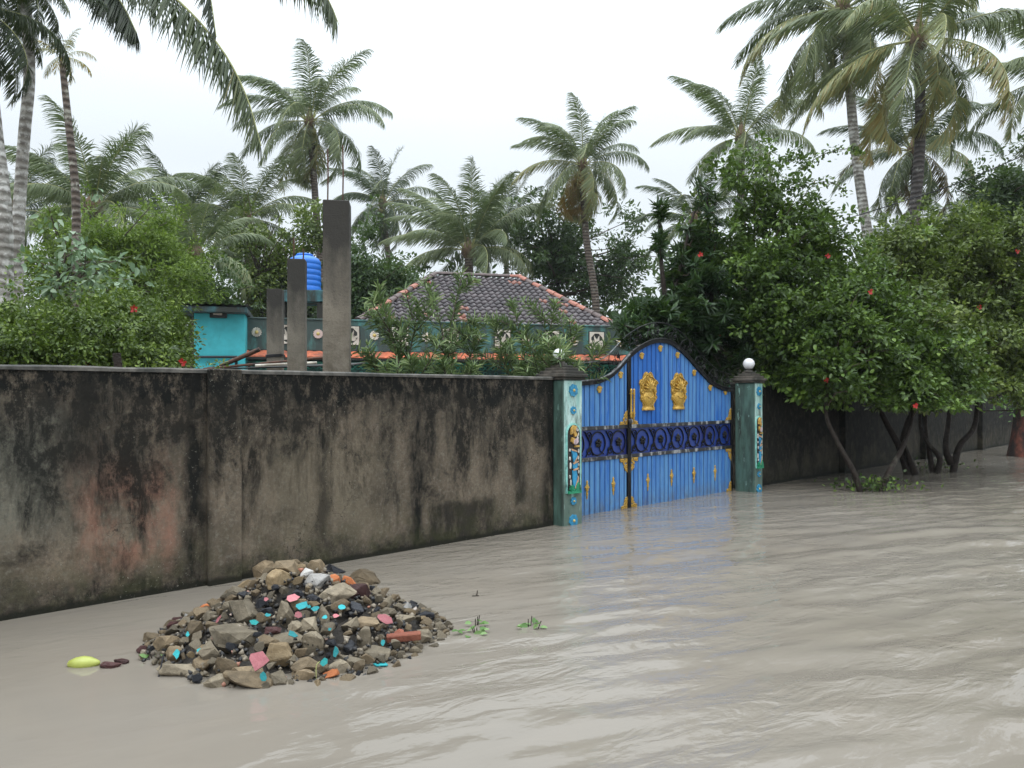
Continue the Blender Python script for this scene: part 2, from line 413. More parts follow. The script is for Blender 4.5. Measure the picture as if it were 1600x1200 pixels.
def gate_mat():
    m, t, b, tc = new_mat('weathered blue gate paint'); co = tc.outputs['Object']
    sp = nd(t, 'ShaderNodeSeparateXYZ', {0: co}); X, Z = sp.outputs[0], sp.outputs[2]
    pl = mth(t, 'FLOOR', mth(t, 'DIVIDE', X, .1))
    rnd = nd(t, 'ShaderNodeTexWhiteNoise', {'W': pl}, noise_dimensions='1D').outputs[0]
    deep, pale = (.010, .105, .42), (.105, .265, .50)
    mid = mth(t, 'MULTIPLY', rng(t, X, 1.66, 1.70), rng(t, X, 2.44, 2.46, 1, 0))
    up = rng(t, Z, 1.0, 1.02)
    fresh = mth(t, 'MULTIPLY', mid, up)
    fade = mth(t, 'ADD', mth(t, 'MULTIPLY', rnd, .45), rng(t, noise(t, co, 14, 6, .7, (1, 1, .10)), .36, .66, 0, .8))
    fade = mth(t, 'ADD', fade, rng(t, Z, .1, .7, .22, 0))
    fade = mth(t, 'MULTIPLY', fade, mth(t, 'MULTIPLY_ADD', fresh, -.8, 1.0), clamp=True)
    c = mix(t, fade, deep, pale)
    c = mix(t, rng(t, noise(t, co, 30, 5, .7, (1, 1, .1), off=(2, 2, 2)), .60, .74, 0, .65), c, (.24, .38, .62))
    c = mix(t, rng(t, noise(t, co, 16, 5, .7, (1, 1, .3), off=(5, 2, 9)), .62, .74, 0, .5), c, (.02, .07, .28))
    fr_ = mth(t, 'FRACT', mth(t, 'DIVIDE', mth(t, 'ADD', X, 50.0), .1))
    gr_ = mth(t, 'MAXIMUM', rng(t, fr_, .05, .11, 1, 0), rng(t, fr_, .89, .95))
    c = mix(t, mth(t, 'MULTIPLY', gr_, .75), c, (.008, .03, .13))                       # groove shade painted as dark blue lines between planks
    grime = mth(t, 'MULTIPLY', rng(t, Z, .02, .22, 1, 0), rng(t, noise(t, co, 9, 5, .7, (1, 1, .6), off=(4, 4, 1)), .38, .62))
    c = mix(t, mth(t, 'MULTIPLY', grime, .6), c, (.11, .10, .085))
    rs_ = rng(t, noise(t, co, 22, 5, .75, (1, 1, .22), off=(8, 1, 3)), .64, .72, 0, .55)
    c = mix(t, rs_, c, (.045, .05, .075))
    t.links.new(c, b.inputs['Base Color']); b.inputs['Roughness'].default_value = .5; b.inputs['Specular IOR Level'].default_value = .3
    bump(t, b, noise(t, co, 40, 4, .6, (1, 1, .2)), .3, .004); return m


M['gate'] = gate_mat()


def pillar_mat():
    m, t, b, tc = new_mat('mossy teal pillar paint'); co = tc.outputs['Object']
    Z = nd(t, 'ShaderNodeSeparateXYZ', {0: co}).outputs[2]
    c = mix(t, rng(t, noise(t, co, 7, 5, .6, (1, 1, .3)), .35, .65), (.20, .42, .38), (.52, .68, .64))
    st = rng(t, mth(t, 'ADD', noise(t, co, 9, 6, .75, (1, 1, .22), off=(3, 3, 3)), rng(t, Z, .1, 1.6, .15, -.08)), .46, .60)
    c = mix(t, mth(t, 'MULTIPLY', st, .85), c, (.05, .075, .05))
    c = mix(t, rng(t, noise(t, co, 14, 6, .7, (1, 1, .4), off=(1, 8, 3)), .62, .7, 0, .8), c, (.015, .02, .016))
    t.links.new(c, b.inputs['Base Color']); b.inputs['Roughness'].default_value = .6
    bump(t, b, noise(t, co, 25, 5), .4, .006); return m


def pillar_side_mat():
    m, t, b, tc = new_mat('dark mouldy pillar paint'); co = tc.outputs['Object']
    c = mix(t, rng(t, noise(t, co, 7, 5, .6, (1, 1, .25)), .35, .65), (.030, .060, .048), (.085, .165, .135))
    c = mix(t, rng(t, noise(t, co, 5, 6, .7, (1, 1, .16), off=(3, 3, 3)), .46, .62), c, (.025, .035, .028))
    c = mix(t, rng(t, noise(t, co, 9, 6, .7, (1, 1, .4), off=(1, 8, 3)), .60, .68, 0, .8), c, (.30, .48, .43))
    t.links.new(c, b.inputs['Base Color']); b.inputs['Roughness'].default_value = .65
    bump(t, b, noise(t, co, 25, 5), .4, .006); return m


M['pillar'] = pillar_mat(); M['pillar_side'] = pillar_side_mat()
for k_, c_ in dict(rel_black=(.018, .014, .012), rel_white=(.62, .60, .55), rel_pink=(.55, .42, .45), rel_blue=(.03, .28, .50), rel_gold=(.50, .30, .07),
                   rel_tan=(.50, .30, .17), rel_green=(.02, .26, .13), rel_flower=(.03, .24, .42), rel_teal=(.25, .55, .50)).items():
    M[k_] = simple(k_.replace('_', ' '), c_, .5, .25, 30, .3, .003, dirt=[x * .25 for x in c_], dirt_amt=.3)


def water_mat():
    m, t, b, tc = new_mat('muddy flood water'); co = tc.outputs['Object']
    c = mix(t, rng(t, noise(t, co, .35, 4, .5, (1, 1, 1)), .3, .7), (.180, .158, .130), (.215, .192, .164))
    c = mix(t, rng(t, noise(t, co, 1.1, 5, .6, (1, 1, 1), dist=1.0, off=(4, 4, 0)), .45, .7, 0, .4), c, (.215, .185, .15))
    t.links.new(c, b.inputs['Base Color']); b.inputs['Roughness'].default_value = .03; b.inputs['IOR'].default_value = 1.33
    b.inputs['Specular IOR Level'].default_value = .5
    rot = nd(t, 'ShaderNodeMapping', {0: co, 2: (0, 0, math.radians(-28))}).outputs[0]     # crests run roughly along the wall
    sp = nd(t, 'ShaderNodeSeparateXYZ', {0: co})
    calm = rng(t, mth(t, 'ADD', sp.outputs[0], mth(t, 'MULTIPLY', noise(t, co, .5, 3), 2.0)), -1.2, 1.4, .22, 1.0, True)
    patch = rng(t, noise(t, rot, .8, 4, .6, (.5, 1, 1), off=(2, 9, 0)), .42, .60, .12, 1.0)
    h = mth(t, 'MULTIPLY', noise(t, rot, 7, 3, .5, (.42, 1, 1), dist=.8), 1.0)
    h = mth(t, 'MULTIPLY_ADD', noise(t, rot, 26, 3, .55, (.5, 1, 1)), .22, h)
    h = mth(t, 'MULTIPLY', mth(t, 'MULTIPLY', h, calm), patch)
    bump(t, b, h, 1.0, .027)
    return m


M['water'] = water_mat()
M['ground'] = simple('wet mud', (.10, .08, .06), .8, .3, 2, .5, .02)

# ------------------------------------------------------------------ the wall line frame
TH = math.radians(46.1)
U = Vector((math.sin(TH), math.cos(TH), 0)); Wn = Vector((math.cos(TH), -math.sin(TH), 0))
O0 = Vector((.58, 8.70, 0)); RZ = math.atan2(U.y, U.x)     # local x = s along the wall, local -y = towards the road (w), z up


def hit(px, w):
    r = (px - 800) / F
    k = (w - (-O0.x * Wn.x - O0.y * Wn.y)) / (r * Wn.x + Wn.y)
    P = Vector((r * k, k, 0)) - O0
    return P.dot(U), k


def G(px, py, w):       # pixel -> (s, z) on the plane w
    s, k = hit(px, w); return s, CZ + (HY - py) / F * k


# ------------------------------------------------------------------ ground and water
gm = MB(); gm.add([(-260, -260, -.35), (260, -260, -.35), (260, 310, -.35), (-260, 310, -.35)], [(0, 1, 2, 3)])
tag(gm.build('ground', M['ground']), 'muddy ground under the flood water', None, kind='structure')


def make_water():
    ys = [2.3]
    while ys[-1] < 27: ys.append(ys[-1] * 1.0058)
    ys = np.array([-255, -120, -60, -20, -6, 0] + ys + [32, 40, 60, 120, 200, 305.])
    xs = np.concatenate([[-255, -120, -60, -25, -12], np.arange(-7, 17, .032), [20, 28, 60, 120, 255.]])
    X, Y = np.meshgrid(xs, ys)
    r = np.random.RandomState(4)
    Z = np.zeros_like(X)
    ea = math.atan2(Wn.y, Wn.x)
    warp = .35 * np.sin(.9 * X + .6 * Y) + .25 * np.sin(-.7 * X + 1.3 * Y + 2)
    for i in range(46):
        lam = .16 * (6.5 ** r.rand()); a = ea - .32 + r.normal(0, .2 if i % 3 else .5); k = 2 * math.pi / lam
        gx, gy, gp = r.uniform(.3, 1.1, 3)
        env = .5 + .5 * np.sin(gx * X + gy * Y + 6.28 * r.rand()) * np.sin(-gy * X + gp * Y + 6.28 * r.rand())
        Z += env ** 1.5 * lam * .0088 / (1 + lam * .8) * np.sin(k * ((X + .4 * warp) * math.cos(a) + Y * math.sin(a)) + 6.28 * r.rand())
    big = 1 / (1 + np.exp(-(X + .15 * (Y - 4) + .2) * 1.8))
    amp = .10 + 1.0 * big
    edge = np.clip((X + 7) / 2, 0, 1) * np.clip((17 - X) / 3, 0, 1) * np.clip((Y - 2.3) / .5, 0, 1) * np.clip((27 - Y) / 8, 0, 1)
    # small ripples in the lee of the gate and against the wall
    wd = (X - O0.x) * Wn.x + (Y - O0.y) * Wn.y
    near = np.clip((wd + .2) / 3.2, .18, 1)
    Z *= amp * edge * near
    V = np.stack([X, Y, Z], -1).reshape(-1, 3); nx = len(xs); ny = len(ys)
    i = np.arange((ny - 1) * nx).reshape(ny - 1, nx)[:, :-1].ravel()
    q = np.stack([i, i + 1, i + nx + 1, i + nx], 1)
    o = np_mesh('water', V, q, mats=[M['water']], smooth=True)
    tag(o, 'muddy brown flood water covering the lane', None, kind='structure')


make_water()

# ------------------------------------------------------------------ compound walls


def long_wall(name, label, s0, s1, wf, mat, pil, thick=.2, top=1.70):
    r = thing(name, label, 'wall', O0 + Wn * wf, RZ)
    m = MB()
    n = int((s1 - s0) / .1)
    rr = random.Random(s0)
    for a in range(n):       # slightly uneven face
        pass
    m.box((s0, 0, -.35), (s1, thick, top - .035))
    m.build('wall_body', mat, r)
    c = MB(); k = max(8, int((s1 - s0) / .25)); pts = []
    for i in range(k):
        x0 = s0 + (s1 - s0) * i / k; x1 = s0 + (s1 - s0) * (i + 1) / k; pts.append((x0, x1))
    zz = [top + rr.uniform(-.004, .004) for _ in range(k + 1)]; yy = [-.012 + rr.uniform(-.004, .004) for _ in range(k + 1)]
    vs = []; fs = []
    for i in range(k + 1):
        x = s0 + (s1 - s0) * i / k
        vs += [(x, yy[i], top - .035), (x, yy[i], zz[i] - .012), (x, yy[i] + .014, zz[i]), (x, thick + .01, zz[i]), (x, thick + .01, top - .035)]
    for i in range(k):
        for j in range(5): fs.append((i * 5 + j, i * 5 + (j + 1) % 5, (i + 1) * 5 + (j + 1) % 5, (i + 1) * 5 + j))
    fs += [(4, 3, 2, 1, 0), tuple(k * 5 + j for j in range(5))]
    c.add(vs, fs); c.build('coping', M['coping'], r)
    for (a, b_, pr) in pil:
        p = MB(); p.box((a, -pr, -.35), (b_, -.001, top - .002), bev=.008); p.build('pilaster', mat, r)
    return r


lw = long_wall('compound_wall', 'long mould-blackened rendered wall left of the blue gate', -16, -.02, -.135, M['wall'], [(-4.0, -3.73, .045), (-9.2, -8.95, .04)])
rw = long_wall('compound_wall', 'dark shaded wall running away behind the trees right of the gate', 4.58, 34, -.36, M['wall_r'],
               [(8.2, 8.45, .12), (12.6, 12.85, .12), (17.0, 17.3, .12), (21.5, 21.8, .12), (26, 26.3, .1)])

# ------------------------------------------------------------------ gate pillars


def rosette_flower(par, s, z, y, r, name='flower_relief', clipz=None, MM=None):
    m = MB()
    for k in range(8):
        a = k * math.pi / 4 + .2
        pts = [(s + r * .25 * math.cos(a - .5), z + r * .25 * math.sin(a - .5)), (s + r * .85 * math.cos(a - .38), z + r * .85 * math.sin(a - .38)),
               (s + r * math.cos(a), z + r * math.sin(a)), (s + r * .85 * math.cos(a + .38), z + r * .85 * math.sin(a + .38)), (s + r * .25 * math.cos(a + .5), z + r * .25 * math.sin(a + .5))]
        m.prism(pts, y - .014 - (k % 2) * .004, y + .002, 0)
    m.lathe([(r * .26, .0), (r * .24, .02), (r * .12, .032), (0.0005, .036)], 12, 1, Matrix.Translation((s, y, z)) @ Matrix.Rotation(math.pi / 2, 4, 'X'))
    return m.build(name, [M['rel_flower'], M['yellow_c']], par)


def niche(par, cx, z0, z1, w, y):
    """arched relief panel: a standing draped figure in blue with leaves at its feet"""
    fr = MB(); n = 14
    def arch(hw, top, bot, b=0.0):
        pts = [(cx - hw, bot), (cx + hw, bot), (cx + hw, top - hw)]
        for k in range(1, n):
            a = math.pi * k / n; pts.append((cx + hw * math.cos(a), top - hw + hw * math.sin(a)))
        pts.append((cx - hw, top - hw)); return pts
    fr.prism(arch(w / 2, z1, z0), y - .012, y + .002)
    par = fr.build('niche_frame', M['rel_teal'], par)
    bk = MB(); bk.prism(arch(w / 2 - .022, z1 - .022, z0 + .03), y - .016, y - .0125); bk.build('niche_back', M['rel_black'], par)
    H = z1 - z0
    P = lambda u, v: (cx + u * w, z0 + v * H)
    def pc(name, mat, polys, t0=.0165, t1=.03):
        m = MB()
        for q in polys: m.prism([P(*a) for a in q], y - t1, y - t0)
        return m.build(name, mat, par)
    pc('figure_robe', M['rel_blue'], [[(-.22, .62), (.1, .6), (.2, .52), (-.06, .44)], [(-.12, .42), (.22, .44), (.16, .34), (-.1, .35)], [(-.14, .33), (.12, .32), (.2, .22), (.02, .08), (-.1, .12)]])
    pc('robe_trim', M['rel_tan'], [[(-.26, .64), (.14, .6), (.14, .585), (-.22, .61)], [(.2, .53), (.24, .53), (.0, .44), (-.06, .43)], [(-.14, .43), (.24, .46), (.24, .44), (-.1, .41)],
                                   [(-.12, .34), (.24, .36), (.2, .33), (-.12, .32)], [(.21, .23), (.25, .22), (.03, .05), (-.0, .07)]], .031, .038)
    pc('figure_head', M['rel_gold'], [[(-.26, .92), (-.1, .97), (.12, .95), (.0, .89), (.16, .83), (-.02, .8), (-.1, .86), (-.28, .84)], [(-.2, .8), (-.02, .78), (-.08, .7), (-.24, .74)], [(.0, .68), (.3, .68), (.3, .655), (.0, .655)]], .0165, .04)
    pc('figure_body', M['rel_pink'], [[(-.1, .76), (.16, .78), (.2, .73), (.02, .69), (-.12, .71)]], .0165, .045)
    rr = random.Random(cx)
    wh = []
    for (u, v) in [(.24, .9), (.28, .84), (.22, .78), (-.3, .62), (.3, .6), (.28, .5), (-.3, .5), (.3, .4), (-.26, .4), (-.3, .24), (.3, .3), (.24, .2), (-.24, .16), (.16, .93)]:
        a, b_ = rr.uniform(.03, .06), rr.uniform(.015, .045)
        wh.append([(u - a, v - b_), (u + a * .4, v - b_ * 1.3), (u + a, v + b_ * .3), (u + a * .1, v + b_), (u - a * .9, v + b_ * .6)])
    pc('white_scrolls', M['rel_white'], wh, .0165, .026)
    gl = []
    for k in range(7):
        a = math.pi * (k + .5) / 7; gl.append([(-.2 - .02, .02), (-.2 + .18 * math.cos(a + .2), .02 + .09 * math.sin(a + .2)), (-.2 + .2 * math.cos(a), .02 + .1 * math.sin(a))])
        gl.append([(.2, .02), (.2 + .18 * math.cos(a + .25), .02 + .12 * math.sin(a + .25)), (.2 + .2 * math.cos(a - .1), .02 + .13 * math.sin(a - .1))])
    pc('leaf_relief', M['rel_green'], gl + [[(-.42, -.005), (.42, -.005), (.42, .03), (-.42, .03)]], .0165, .042)


def pillar(label, s0, s1, depth, top, globe_dx, gz=0.0):
    r = thing('gate_pillar', label, 'pillar', O0, RZ)
    m = MB(); m.box((s0, 0, -.35), (s1, depth, top), 0, bev=.012)
    ob = m.build('shaft', [M['pillar'], M['pillar_side']], r)
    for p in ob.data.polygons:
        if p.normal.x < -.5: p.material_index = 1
    c = MB(); cx = (s0 + s1) / 2; cy = depth / 2; hw = (s1 - s0) / 2; hd = depth / 2
    z = top + .001
    for (g, h) in ((.025, .03), (.048, .04), (.015, .035), (-.03, .035), (-.075, .03)):
        c.box((cx - hw - g, cy - hd - g, z), (cx + hw + g, cy + hd + g, z + h), 0, bev=.006); z += h + .0005
    c.lathe([(.065, z - .002), (.06, z + .02), (.035, z + .03), (.04, z + .045), (.0005, z + .046)], 14, 0, Matrix.Translation((cx, cy, 0)))
    c.build('cap', M['cap'], r)
    g = MB(); zz = z + .035 + .088 + gz
    R_ = .088 if s0 > 1 else .068; g.lathe([(R_ * math.sin(a), zz - R_ * math.cos(a)) for a in np.linspace(.001, math.pi - .001, 18)], 24, 0, Matrix.Translation((cx + globe_dx, cy, 0)))
    g.build('lamp_globe', M['white_glass'], r)
    return r


pl = pillar('pale teal gate pillar with bright painted relief, left of the blue gate', 0, .333, .35, 1.665, -.05)
pr = pillar('dark mouldy green gate pillar with white globe, right of the blue gate', 4.32, 4.575, .33, 1.675, 0)
for (par, s, zs) in ((pl, .166, (1.545, 1.315, .275, .05)), (pr, 4.4475, (1.545, 1.315, .275, .05))):
    for i, z in enumerate(zs):
        rosette_flower(par, s, z, 0, .075 if i in (0, 3) else .048)
    niche(par, s, .37, 1.17, .25 if s < 1 else .2, 0)

# ------------------------------------------------------------------ the gate
GW = -.38
gate = thing('double_gate', 'blue plank double gate with arched top, black iron frame and gold ornaments', 'gate', O0 + Wn * GW, RZ)
curve_px = [(910, 599), (932, 596), (954, 586), (970, 570), (981, 556), (997, 543), (1014, 534), (1030, 531), (1046, 534), (1062, 546), (1079, 564), (1095, 583), (1111, 599), (1127, 607), (1142, 609)]
cs, cz = zip(*[G(a, b_, GW) for a, b_ in curve_px])
cs = [.335, .6] + list(cs)[1:] + [4.31]; cz = [cz[0] - .01, cz[0] - .003] + list(cz)[1:] + [cz[-1]]
topz = lambda s: float(np.interp(s, cs, cz))
# smoothed outline
ss = np.linspace(.34, 4.30, 90); tz = np.array([topz(s) for s in ss])
for _ in range(4): tz[1:-1] = (tz[:-2] + tz[1:-1] * 2 + tz[2:]) / 4
topz = lambda s: float(np.interp(s, ss, tz))
MID = 1.69; Z1, Z2 = 1.075, .685


def planks(a, b_, z0, zf):
    m = MB(); w = .1; x = math.ceil(a / w) * w; xs = [a] + ([x] if x - a > .02 else []) + []
    x = xs[-1]
    while x + w < b_ - .02: x += w; xs.append(x)
    xs.append(b_)
    rr = random.Random(a * 7 + z0)
    for x0, x1 in zip(xs[:-1], xs[1:]):
        n = 3; e = rr.uniform(-.002, .002)
        vs = []
        g = .010
        prof = [(x0 + .001, .006), (x0 + g, -.008 + e), (x1 - g, -.008 + e), (x1 - .001, .006)]
        for z_k in range(2):
            for (xx, yy) in prof: vs.append((xx, yy, z0 if z_k == 0 else zf(xx)))
        m.add(vs, [(i, i + 1, i + 5, i + 4) for i in range(3)])
        zt = (zf(x0) + zf(x1)) / 2
        if x1 - x0 > .07:                                    # raised bead down the plank edge
            xb = x1 - .018
            m.add([(xb - .006, -.0085 + e, z0), (xb, -.013 + e, z0), (xb + .006, -.0085 + e, z0), (xb - .006, -.0085 + e, zf(xb)), (xb, -.013 + e, zf(xb)), (xb + .006, -.0085 + e, zf(xb))],
                  [(0, 1, 4, 3), (1, 2, 5, 4)])
    # backing sheet
    sx = np.linspace(a, b_, 30)
    vs = [(x, .012, z0) for x in sx] + [(x, .012, zf(x)) for x in sx]
    m.add(vs, [(i, i + 1, i + 31, i + 30) for i in range(29)])
    return m


for (a, b_) in ((.37, MID - .035), (MID + .035, 4.27)):
    planks(a, b_, Z1 + .02, lambda x: topz(x) - .03).build('upper_panel', M['gate'], gate, normals=False)
    planks(a, b_, -.3, lambda x: Z2 - .02).build('lower_panel', M['gate'], gate, normals=False)
    nv = MB(); nv.box((a, .004, Z2 + .02), (b_, .012, Z1 - .02)); nv.build('band_sheet', M['navy'], gate)
    f = MB()
    for z in (Z1, Z2): f.box((a, -.022, z - .024), (b_, .022, z + .024), 0, bev=.004)
    f.build('cross_rails', M['rail_metal'], gate)
for (x, w) in ((.352, .018), (MID - .018, .0165), (MID + .018, .0165), (4.288, .018)):
    f = MB(); f.box((x - w, -.028, -.32), (x + w, .024, topz(x) + .0), 0, bev=.004); f.build('stile', M['black_metal'], gate)
for (a, b_) in ((.34, MID - .001), (MID + .001, 4.30)):
    f = MB(); xs = np.linspace(a, b_, 40)
    vs = []
    for x in xs:
        z = topz(x); vs += [(x, -.036, z - .035), (x, -.036, z + .012), (x, .03, z + .012), (x, .03, z - .035)]
    fs = [(i * 4 + j, i * 4 + (j + 1) % 4, (i + 1) * 4 + (j + 1) % 4, (i + 1) * 4 + j) for i in range(len(xs) - 1) for j in range(4)] + [(0, 1, 2, 3), tuple(len(vs) - 4 + j for j in range(4))]
    f.add(vs, fs); f.build('arched_top_rail', M['black_metal'], gate)
    f = MB(); f.tube([(x, -.03, topz(x) + .022) for x in xs], .0125, 6); f.build('top_bar', M['silver_metal'] if a < 1 else M['black_metal'], gate)


def spiral(m, cx, cz_, r, turns, a0, sgn, y, th, n=22, tail=None):
    pts = []
    for k in range(n):
        t = k / (n - 1); a = a0 + sgn * turns * 2 * math.pi * t; rr = r * (1 - .82 * t)
        pts.append((cx + rr * math.cos(a), y, cz_ + rr * math.sin(a)))
    if tail: pts = [(tail[0], y, tail[1])] + pts
    m.tube(pts, th, 5)
    return pts[0]


def blossom(m, x, z, r, y):
    for k in range(5):
        a = 2 * math.pi * k / 5 + .3
        m.lathe([(r * .42, 0), (r * .38, .012), (.0005, .02)], 8, 0, Matrix.Translation((x + r * .6 * math.cos(a), y, z + r * .6 * math.sin(a))) @ Matrix.Rotation(math.pi / 2, 4, 'X'))
    m.lathe([(r * .3, .01), (r * .2, .026), (.0005, .03)], 8, 0, Matrix.Translation((x, y, z)) @ Matrix.Rotation(math.pi / 2, 4, 'X'))


for (a, b_, n) in ((.40, MID - .05, 3), (MID + .05, 4.25, 6)):
    m = MB(); w = (b_ - a) / n; zc = (Z1 + Z2) / 2
    for i in range(n):
        cx = a + w * (i + .5); r = .155
        pts = [(cx - w * .5, -.006, zc + .15)]
        for k in range(30):
            an = math.pi * .95 - 2 * math.pi * 1.05 * k / 29 * -1
            pts.append((cx + .04 + r * (1 - .1 * k / 29) * math.cos(an), -.006, zc + r * (1 - .1 * k / 29) * math.sin(an)))
        m.tube(pts, .0085, 6)
        blossom(m, cx + .05, zc, .06, -.004)
        spiral(m, cx - w * .32, zc + .10, .055, 1.3, -.5, 1, -.006, .007)
        spiral(m, cx - w * .32, zc - .09, .06, 1.3, .8, -1, -.006, .007, tail=(cx - .05, zc - .15))
        m.tube([(cx - w * .45, -.006, zc - .16), (cx - w * .2, -.006, zc + .02), (cx - .07, -.006, zc + .1)], .0075, 5)
        m.tube([(cx + .05, -.006, zc - .01), (cx + .09, -.006, zc - .1), (cx + .16, -.006, zc - .14)], .006, 5)
    m.build('scroll_band', M['black_metal'], gate)

# open scroll crest above the arched rail
CR = .245
for (a, b_) in ((.36, MID - .02), (MID + .02, 4.28)):
    m = MB()
    def off(s, d):
        ds = .02; sl = (topz(s + ds) - topz(s - ds)) / (2 * ds); l = math.hypot(1, sl)
        return (s - sl / l * d, topz(s) + d / l)
    xs = np.linspace(a, b_, 34)
    o_ = [off(x, CR) for x in xs]
    m.tube([(p, .0, q) for p, q in o_], .0075, 6); m.build('crest_bar', M['silver_metal'] if a < 1 else M['black_metal'], gate)
    m = MB(); k = int((b_ - a) / .36)
    for i in range(k):
        s = a + (b_ - a) * (i + .5) / k; p0 = off(s, .085); p1 = off(s + .05, .17)
        spiral(m, p0[0], p0[1], .065, 1.4, -1.2, 1, 0, .0055)
        spiral(m, p1[0] + .05, p1[1] + .028, .05, 1.4, 2.0, 1, 0, .005)
        q0 = off(s - .1, .01); q1 = off(s - .11, .12); q2 = off(s - .03, CR - .01)
        m.tube([(q1[0], 0, q1[1]), (p0[0] + .03, 0, p0[1]), (p1[0], 0, p1[1])], .005, 5)
        m.tube(smooth_path([(q0[0], 0, q0[1]), (q1[0], 0, q1[1]), (q2[0], 0, q2[1])], 5), .006, 5)
        fb = off(s + .1, .12); fr_ = off(s + .1, -.01); blossom(m, fb[0], fb[1], .035, 0); m.tube([(fr_[0], 0, fr_[1]), (fb[0], 0, fb[1])], .005, 5)
    m.build('crest_scrolls', M['black_metal'], gate)


def gdrop(s, z, sc=1.0):      # narrow gold drop ornament
    m = MB(); A = Matrix.Translation((s, -.014, z)) @ Matrix.Diagonal((1, .5, 1, 1))
    m.lathe([(.0005, .125 * sc), (.010, .12 * sc), (.018, .10 * sc), (.012, .085 * sc), (.028, .06 * sc), (.032, .03 * sc), (.026, 0), (.014, -.02 * sc), (.022, -.035 * sc), (.020, -.055 * sc), (.010, -.075 * sc), (.014, -.09 * sc), (.0005, -.12 * sc)], 10, 0, A)
    for k in (-1, 1): m.lathe([(.012, -.01), (.012, .01), (.0005, .014)], 7, 0, Matrix.Translation((s + k * .026, -.012, z + .035)) @ Matrix.Rotation(math.pi / 2, 4, 'X'))
    m.build('drop_ornament', M['gold'], gate)


def clip(s, z):
    m = MB()
    m.box((s - .044, -.022, z - .016), (s + .044, -.008, z + .018), 0, bev=.004)
    m.box((s - .026, -.030, z - .045), (s + .026, -.008, z + .045), 0, bev=.007)
    for k in (-1, 1): m.lathe([(.014, 0), (.012, .014), (.0005, .018)], 8, 0, Matrix.Translation((s + k * .03, -.018, z + .022)) @ Matrix.Rotation(math.pi / 2, 4, 'X'))
    m.build('rosette_clip', M['gold'], gate)


def corner(s, z, dx, dz, L=.17):
    m = MB(); y = -.012
    m.tube([(s + dx * L * .95, y, z + dz * .006), (s + dx * .006, y, z + dz * .006), (s + dx * .006, y, z + dz * L * 1.1)], .008, 6)
    rr = random.Random(s * 3 + z)
    for k in range(7):
        u, v = [(.12, .12), (.45, .1), (.1, .5), (.32, .34), (.68, .08), (.08, .8), (.22, .62)][k]
        spiral(m, s + dx * (L * u + .012), z + dz * (L * v + .012), .025, 1.25, rr.uniform(0, 6), 1, y - .004, .0075, 12)
    m.build('corner_bracket', M['gold'], gate)


for (a, b_) in ((1001, 556), (1030, 544.5), (1057, 555), (968, 586), (935, 608.5), (1083, 582.5), (1108, 606), (1132, 612.5)): clip(*G(a, b_, GW))
for (a, b_) in ((957, 760), (916, 766), (1011, 754), (1048, 747), (1083, 743), (1116, 739.5)): gdrop(*G(a, b_, GW))
L_, R_ = MID - .036, MID + .036
corner(L_, Z1 + .025, -1, 1); corner(R_, Z1 + .025, 1, 1); corner(4.268, Z1 + .025, -1, 1)
corner(L_, Z2 - .025, -1, -1); corner(R_, Z2 - .025, 1, -1); corner(4.268, Z2 - .025, -1, -1)
corner(L_, .0, -1, 1, .14); corner(R_, .0, 1, 1, .14); corner(4.268, .0, -1, 1, .14)
for s in (MID + .0, MID + .062):
    m = MB(); m.lathe([(.0005, .2), (.012, .195), (.018, .17), (.012, .155), (.02, .14), (.014, .12), (.013, 0), (.014, -.11), (.021, -.125), (.012, -.145), (.018, -.165), (.0005, -.195)], 10, 0, Matrix.Translation((s, -.05, 1.375)))
    m.box((s - .006, -.05, 1.50), (s + .006, -.02, 1.52)); m.box((s - .006, -.05, 1.23), (s + .006, -.02, 1.25))
    m.build('pull_handle', M['gold'], gate)
m = MB(); m.box((MID - .05, -.06, 1.12), (MID + .03, -.029, 1.17), 0, bev=.006); m.tube([(MID - .04, -.05, 1.12), (MID - .04, -.055, 1.06), (MID, -.055, 1.06), (MID, -.05, 1.12)], .007, 6); m.build('latch', M['rail_metal'], gate)


